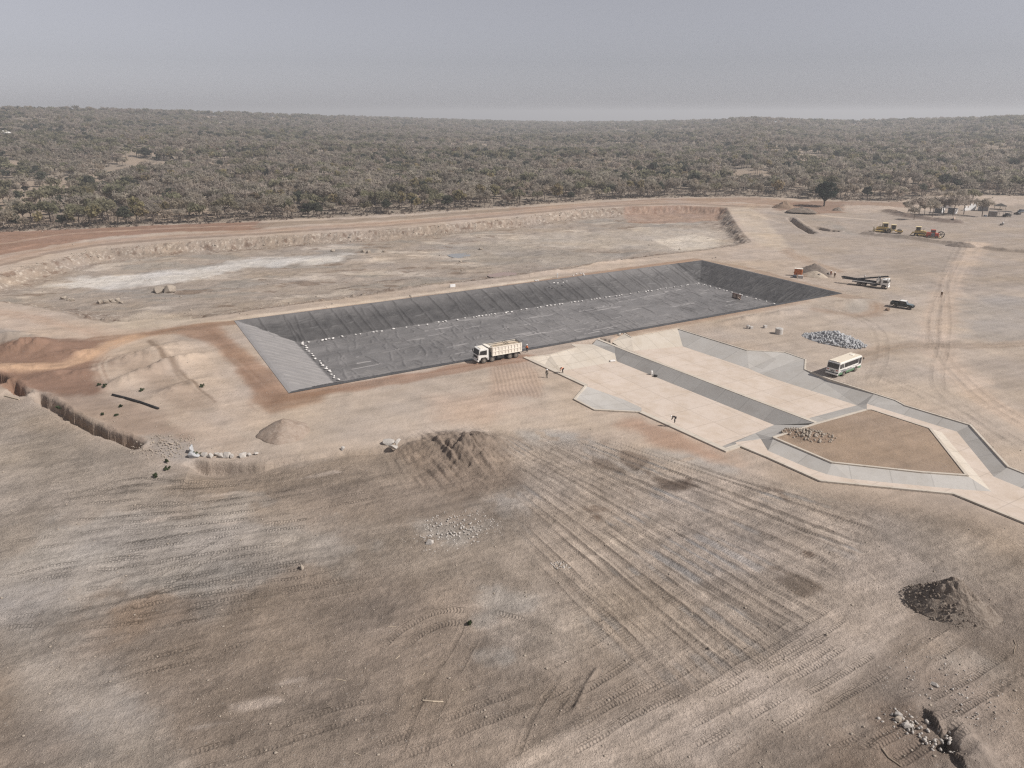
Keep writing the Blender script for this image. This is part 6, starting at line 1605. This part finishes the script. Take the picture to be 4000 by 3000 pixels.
keep = (rr_ > edge_r(aa) + 40) & (rr_ < np.interp(aa, _sa, _sr) + 250) & ((dens < .60) | (rt.rand(len(p)) < .12)) & ((rr_ < 700) | (rt.rand(len(p)) < .95))
p = p[keep]; rr_ = rr_[keep]
z = np.concatenate([terr(p[i:i + 20000, 0], p[i:i + 20000, 1]) for i in range(0, len(p), 20000)])
kindn = fbm(p[:, 0] / 90, p[:, 1] / 90, 73, 3)
kk = rt.choice(len(SPEC), size=len(p), p=PK)
g = rt.rand(len(p)); kk = np.where((kindn > .56) & (g < .5), rt.choice([5, 6, 9, 10], size=len(p)), kk); kk = np.where((kindn < .44) & (g < .5), rt.choice([0, 1, 3], size=len(p)), kk)
fm = bpy.data.meshes.new("woodland"); fm.vertices.add(len(p)); fm.vertices.foreach_set("co", np.stack([p[:, 0], p[:, 1], z], 1).astype(np.float32).ravel())
for nm, ty, arr in (("kind_index", 'INT', kk.astype(np.int32)), ("tree_scale", 'FLOAT', p[:, 2].astype(np.float32)), ("turn", 'FLOAT', rt.uniform(0, 6.28, len(p)).astype(np.float32))):
    fm.attributes.new(nm, ty, 'POINT').data.foreach_set("value", arr)
fo = link(bpy.data.objects.new("woodland", fm))
tag(fo, "dry grey and olive bushveld woodland stretching back to the hazy skyline", "woodland", kind="stuff")
ng = bpy.data.node_groups.new("woodland_nodes", 'GeometryNodeTree')
ng.interface.new_socket("Geometry", in_out='INPUT', socket_type='NodeSocketGeometry'); ng.interface.new_socket("Geometry", in_out='OUTPUT', socket_type='NodeSocketGeometry')
gi, go = ng.nodes.new("NodeGroupInput"), ng.nodes.new("NodeGroupOutput")
ci = ng.nodes.new("GeometryNodeCollectionInfo"); ci.inputs["Collection"].default_value = FCOL; ci.inputs["Separate Children"].default_value = True; ci.inputs["Reset Children"].default_value = True
ip = ng.nodes.new("GeometryNodeInstanceOnPoints"); ip.inputs["Pick Instance"].default_value = True
def nattr(nm, ty):
    n = ng.nodes.new("GeometryNodeInputNamedAttribute"); n.data_type = ty; n.inputs["Name"].default_value = nm; return n.outputs["Attribute"]
cx = ng.nodes.new("ShaderNodeCombineXYZ")
ng.links.new(nattr("turn", 'FLOAT'), cx.inputs[2])
m2p = ng.nodes.new("GeometryNodeMeshToPoints")
ng.links.new(gi.outputs[0], m2p.inputs[0]); ng.links.new(m2p.outputs[0], ip.inputs["Points"]); ng.links.new(ci.outputs[0], ip.inputs["Instance"])
ng.links.new(nattr("kind_index", 'INT'), ip.inputs["Instance Index"]); ng.links.new(cx.outputs[0], ip.inputs["Rotation"]); ng.links.new(nattr("tree_scale", 'FLOAT'), ip.inputs["Scale"])
ng.links.new(ip.outputs[0], go.inputs[0])
fo.modifiers.new("woodland", 'NODES').node_group = ng
print("woodland trees", len(p))

# low scrub and dry grass under the edge trees, one mass
n = 3600; px_ = rt.uniform(-300, 4300, n); az_ = np.arctan((px_ - 2000) / FPX / .97); rr_ = edge_r(az_) + rt.uniform(-3, 46, n); x, y = rr_ * np.sin(az_), rr_ * np.cos(az_); z = terr(x, y)
Vs, Fs, Ts, o_ = [], [], [], 0
for k in range(n):
    m_ = 7; s = rt.uniform(.25, .85); c = rt.normal(size=(m_, 3)) * np.array([s, s, s * .35]) + np.array([x[k], y[k], z[k] + s * .35])
    t_ = rt.normal(size=(m_, 3)) * .28; u_ = rt.normal(size=(m_, 3)) * .18 + np.array([0, 0, .22])
    Vs.append(np.stack([c - t_, c + t_, c + t_ + u_, c - t_ + u_], 1).reshape(-1, 3)); Fs.append(np.arange(m_ * 4).reshape(-1, 4) + o_); o_ += m_ * 4; Ts.append(np.full(m_ * 4, rt.uniform(.6, 1.4)))
me = fmesh("scrub", np.concatenate(Vs), np.concatenate(Fs), np.concatenate(Ts), leafmat("dry_scrub", (.24, .20, .165)))
tag(link(bpy.data.objects.new("scrub", me)), "dry low scrub on the ground under the edge trees", "scrub", kind="stuff")
# small green plants
def plant(px, py, s, label, group):
    V, F, T, cl = crown_geo(int(px), "green", s, s * .6, s * .6, 60, .13, 6)
    o = link(bpy.data.objects.new("green_plant", fmesh("green_plant", V, F, T, M["plantleaf"]))); o.location = zat(px, py); tag(o, label, "plant", group)
M["plantleaf"] = leafmat("green_weed", (.085, .105, .055))
for px, py, s in ((408, 1513, .7), (388, 1506, .5), (553, 1529, .5), (475, 1590, .4), (400, 1622, .35), (456, 1624, .35), (236, 1600, .7)):
    plant(px, py, s, "small green weed growing on the red earth beside the trench", "green weeds by the trench")
plant(791, 1512, .55, "lone dark green weed on the stony ridge left of the pond", None)
for px, py in ((650, 1808), (652, 1834), (608, 1864)): plant(px, py, .5, "small green weed at the foot of the foreground scarp", "green weeds by the scarp")
plant(1830, 2442, .35, "single tiny green weed among the curved tracks in the foreground", None)
plant(770, 1782, .8, "low green weed growing among the row of boulders", None)

# ------------------------------------------------------------------ fences, sheds
def fence(pts, step, label, h=1.5):
    g = np.array(G(pts)); cum = np.concatenate([[0], np.cumsum(np.hypot(*np.diff(g, axis=0).T))]); ss = np.arange(0, cum[-1], step)
    x, y = np.interp(ss, cum, g[:, 0]), np.interp(ss, cum, g[:, 1]); z = terr(x, y)
    t = thing("wire_fence", label, "fence", (x[0], y[0], z[0])); o0 = Vector((x[0], y[0], z[0]))
    q = MB(); q.tube((0, 0, -.2), (0, 0, h), .07, n=6); pm = q.build("post", M["palewood"], t); 
    for k in range(1, len(ss)):
        c = pm.copy(); link(c); c.parent = t; c.location = Vector((x[k], y[k], z[k])) - o0
    for hh in (.5, .95, 1.4):
        q = MB()
        for k in range(len(ss) - 1): q.tube(Vector((x[k], y[k], z[k] + hh)) - o0, Vector((x[k + 1], y[k + 1], z[k + 1] + hh)) - o0, .012, n=3)
        q.build("wire", M["grey"], t)
    return t
fence([(1560, 850), (1640, 843), (1740, 836), (1900, 824), (2000, 816)], 4.2, "pale post and wire fence below the trees left of the middle")
fence([(3180, 788), (3280, 793), (3400, 797), (3480, 799)], 5.0, "post and wire fence right of the big dark green tree", 1.9)
def shed(px, py, d, rz, wall, roof, label, open_=False, name="shed", front=None):
    t = thing(name, label, "shed", zat(px, py), rz)
    w, l, h = d
    q = MB(); q.box((0, 0, h / 2), (w, l, h)); wo = q.build("wall", M[wall], t)
    if front:
        q = MB(); q.box((0, -l / 2 - .04, h / 2), (w + .02, .08, h - .02)); q.build("front_wall", M[front], t)
    q = MB(); q.prism([(-w / 2 - .3, h + .02), (0, h + .7), (w / 2 + .3, h + .02), (w / 2 + .3, h - .08), (-w / 2 - .3, h - .08)], -l / 2 - .3, l / 2 + .3) if roof != "flat" else q.box((0, 0, h + .1), (w + .3, l + .3, .2))
    q.build("roof", M["tinroof"], t); return t
t = shed(3668, 832, (3.6, 2.6, 2.7), R(-58), "greyblock", "flat", "grey fronted white shed with a small dark window behind the bare trees", front=None)
q = MB(); q.box((1.83, 0, 1.35), (.08, 2.6, 2.68)); q.build("white_wall", M["whitewall"], t)
q = MB(); q.box((1.9, -.3, 1.9), (.06, .5, .6)); q.build("window", M["glass"], t)
t = shed(3719, 834, (3.4, 2.6, 2.6), R(-58), "greyblock", "flat", "grey fronted white shed without a window right of the similar windowed shed")
q = MB(); q.box((1.73, 0, 1.3), (.08, 2.6, 2.58)); q.build("white_wall", M["whitewall"], t)
t = shed(3688, 812, (6.0, 4.0, 3.0), R(-28), "whitewall", "gable", "largest white shed with a tin roof behind the two grey fronted sheds", name="white_shed")
q = MB(); q.box((0, -2.03, 1.5), (1.0, .06, 2.0)); q.build("door", M["dark"], t)
t = thing("ruined_wall", "ragged white broken wall right of the sheds behind an olive tree", "wall", zat(3788, 822), R(20))
q = MB()
for k in range(8): q.box((-4 + k * 1.1, 0, .7 + .35 * math.sin(k * 2.1) + .16 * k), (1.12, .35, 1.4 + .7 * math.sin(k * 2.1) + .32 * k), bev=.06)
q.build("masonry", M["whitewall"], t)
t = shed(3838, 823, (4.4, 3.6, 2.9), R(-28), "whitewall", "gable", "white gabled shed with a grey end wall behind the lone bare tree")
q = MB(); q.prism([(-2.2, 0), (-2.2, 2.9), (0, 3.5), (2.2, 2.9), (2.2, 0)], -1.9, -1.84); q.build("end_wall", M["greyblock"], t)
t = thing("thatched_shelter", "open sided shelter with a low dark pyramid thatch roof", "shelter", zat(3905, 818), R(10))
q = MB(); q.cyl((0, 0, 2.5), 4.0, 1.3, 'z', 4, r2=.15); q.build("thatch_roof", M["thatch"], t)
for a in range(4):
    q = MB(); q.tube((2.5 * math.cos(R(45 + 90 * a)), 2.5 * math.sin(R(45 + 90 * a)), -.2), (2.5 * math.cos(R(45 + 90 * a)), 2.5 * math.sin(R(45 + 90 * a)), 2.1), .1); q.build("post", M["wood"], t)
t = shed(3875, 846, (3.2, 2.6, 2.4), R(-20), "tinroof", "flat", "brown shed with a cream end wall and a dark awning at the right", name="awning_shed")
q = MB(); q.box((1.63, 0, 1.25), (.1, 2.6, 2.5)); q.build("end_wall", M["cream"], t)
q = MB(); q.box((5.0, .3, 2.7), (6.0, 3.0, .12), (0, R(2), 0))
for x in (2.6, 5.0, 7.6):
    for y in (-1.0, 1.6): q.tube((x, y, 0), (x, y, 2.7), .06)
q.build("awning", M["dark"], t)
def parked(px, py, rz, m, label, s=1.0):
    t = thing("parked_car", label, "car", zat(px, py), rz, scale=s)
    q = MB(); q.prism([(-2.1, .35), (-2.15, .95), (-1.2, 1.02), (1.1, 1.0), (2.0, .9), (2.1, .4)], -.85, .85, .08); q.build("body", M[m], t)
    q = MB(); q.prism([(-1.5, 1.0), (-1.1, 1.5), (.4, 1.5), (1.05, 1.0)], -.75, .75, .06); q.build("cabin", M["glass"], t)
    q = MB(); q.box((-.35, 0, 1.53), (1.4, 1.3, .06), bev=.02); q.build("roof", M[m], t)
    for x in (-1.3, 1.3): [wheel(t, x, s_ * .75, .33, .22) for s_ in (1, -1)]
parked(3932, 846, R(200), "dark", "dark car parked under the end of the awning")
parked(3990, 830, R(20), "bluegrey", "blue grey car parked at the right edge of the picture")
parked(3973, 838, R(100), "dark", "small dark car left of the blue grey one at the right edge", .8)
solid("fuel_tank", zat(3848, 846), (1.2, .8, .8), "bluegrey", "small blue grey tank left of the awning shed", "tank", bev=.1)
t = thing("loading_bucket", "round tan drum lid propped on dark scrap at the end of the brush berm", "scrap", zat(3724, 868), R(30))
q = MB(); q.cyl((0, 0, 1.9), .7, .25, 'y', 20); q.build("drum_lid", M["tanboard"], t)
q = MB(); q.box((-.9, 0, .9), (.5, .6, 1.8), (0, R(18), 0), bev=.08); q.box((.7, .1, .6), (1.2, .7, 1.0), (0, R(-12), 0), bev=.1); q.build("scrap_frame", M["dark"], t)
t = thing("water_bowser", "small dark cart with a white top and upright handle in the far right yard", "cart", zat(3913, 880), R(20))
q = MB(); q.box((0, 0, .55), (1.6, .8, .4), bev=.06); q.build("cart_bed", M["dark"], t)
q = MB(); q.sphere((.5, 0, 1.05), .5, (.8, .8, 1.0)); q.build("white_top", M["bagwhite"], t)
q = MB(); q.tube((.8, 0, .6), (.95, 0, 2.6), .05); q.build("handle", M["concrete"], t)
for y in (-.5, .5): wheel(t, -.3, y, .32, .15)
# far homesteads in the wood
for k, (px, py) in enumerate([(1493, 474), (1503, 477), (858, 466), (20, 523)]):
    a_, e_ = math.atan2((px - 2000) / FPX, CP - (py - 1500) / FPX * SP), 0
    rr_ = [1700, 1690, 1500, 1000][k]; x, y = rr_ * math.sin(a_), rr_ * math.cos(a_); z = float(terr(np.array([x]), np.array([y]))[0])
    t = thing("homestead", ["upper white roofed house among the far trees left of the middle", "lower white house just right of the upper far one", "lone pale house on the far left hillside", "pale roof showing above the trees at the far left edge"][k], "house", (x, y, z + 2), k)
    q = MB(); q.box((0, 0, 2), (9, 6, 4)); q.build("wall", M["whitewall"], t)
    q = MB(); q.prism([(-5, 4), (0, 6.4), (5, 4)], -3.5, 3.5); q.build("roof", M["white"], t)

# ------------------------------------------------------------------ haze
bm = bmesh.new(); bmesh.ops.create_cube(bm, size=1.0)
me = bpy.data.meshes.new("haze"); bm.to_mesh(me); bm.free()
hz = bpy.data.materials.new("haze"); hz.use_nodes = True; nt = hz.node_tree; nt.nodes.remove(nt.nodes["Principled BSDF"])
pv = nt.nodes.new("ShaderNodeVolumePrincipled"); pv.inputs["Color"].default_value = (.90, .91, .94, 1); pv.inputs["Density"].default_value = .0003; pv.inputs["Anisotropy"].default_value = .15
nt.links.new(pv.outputs[0], nt.nodes["Material Output"].inputs["Volume"])
me.materials.append(hz); ho = link(bpy.data.objects.new("haze", me))
ZB, ZT = float(GZ.min()) - 1.5, max(75.0, float(GZ.max()) + 22)
ho.location = (0, 0, (ZB + ZT) / 2); ho.scale = (146000, 146000, ZT - ZB)
tag(ho, kind="stuff")
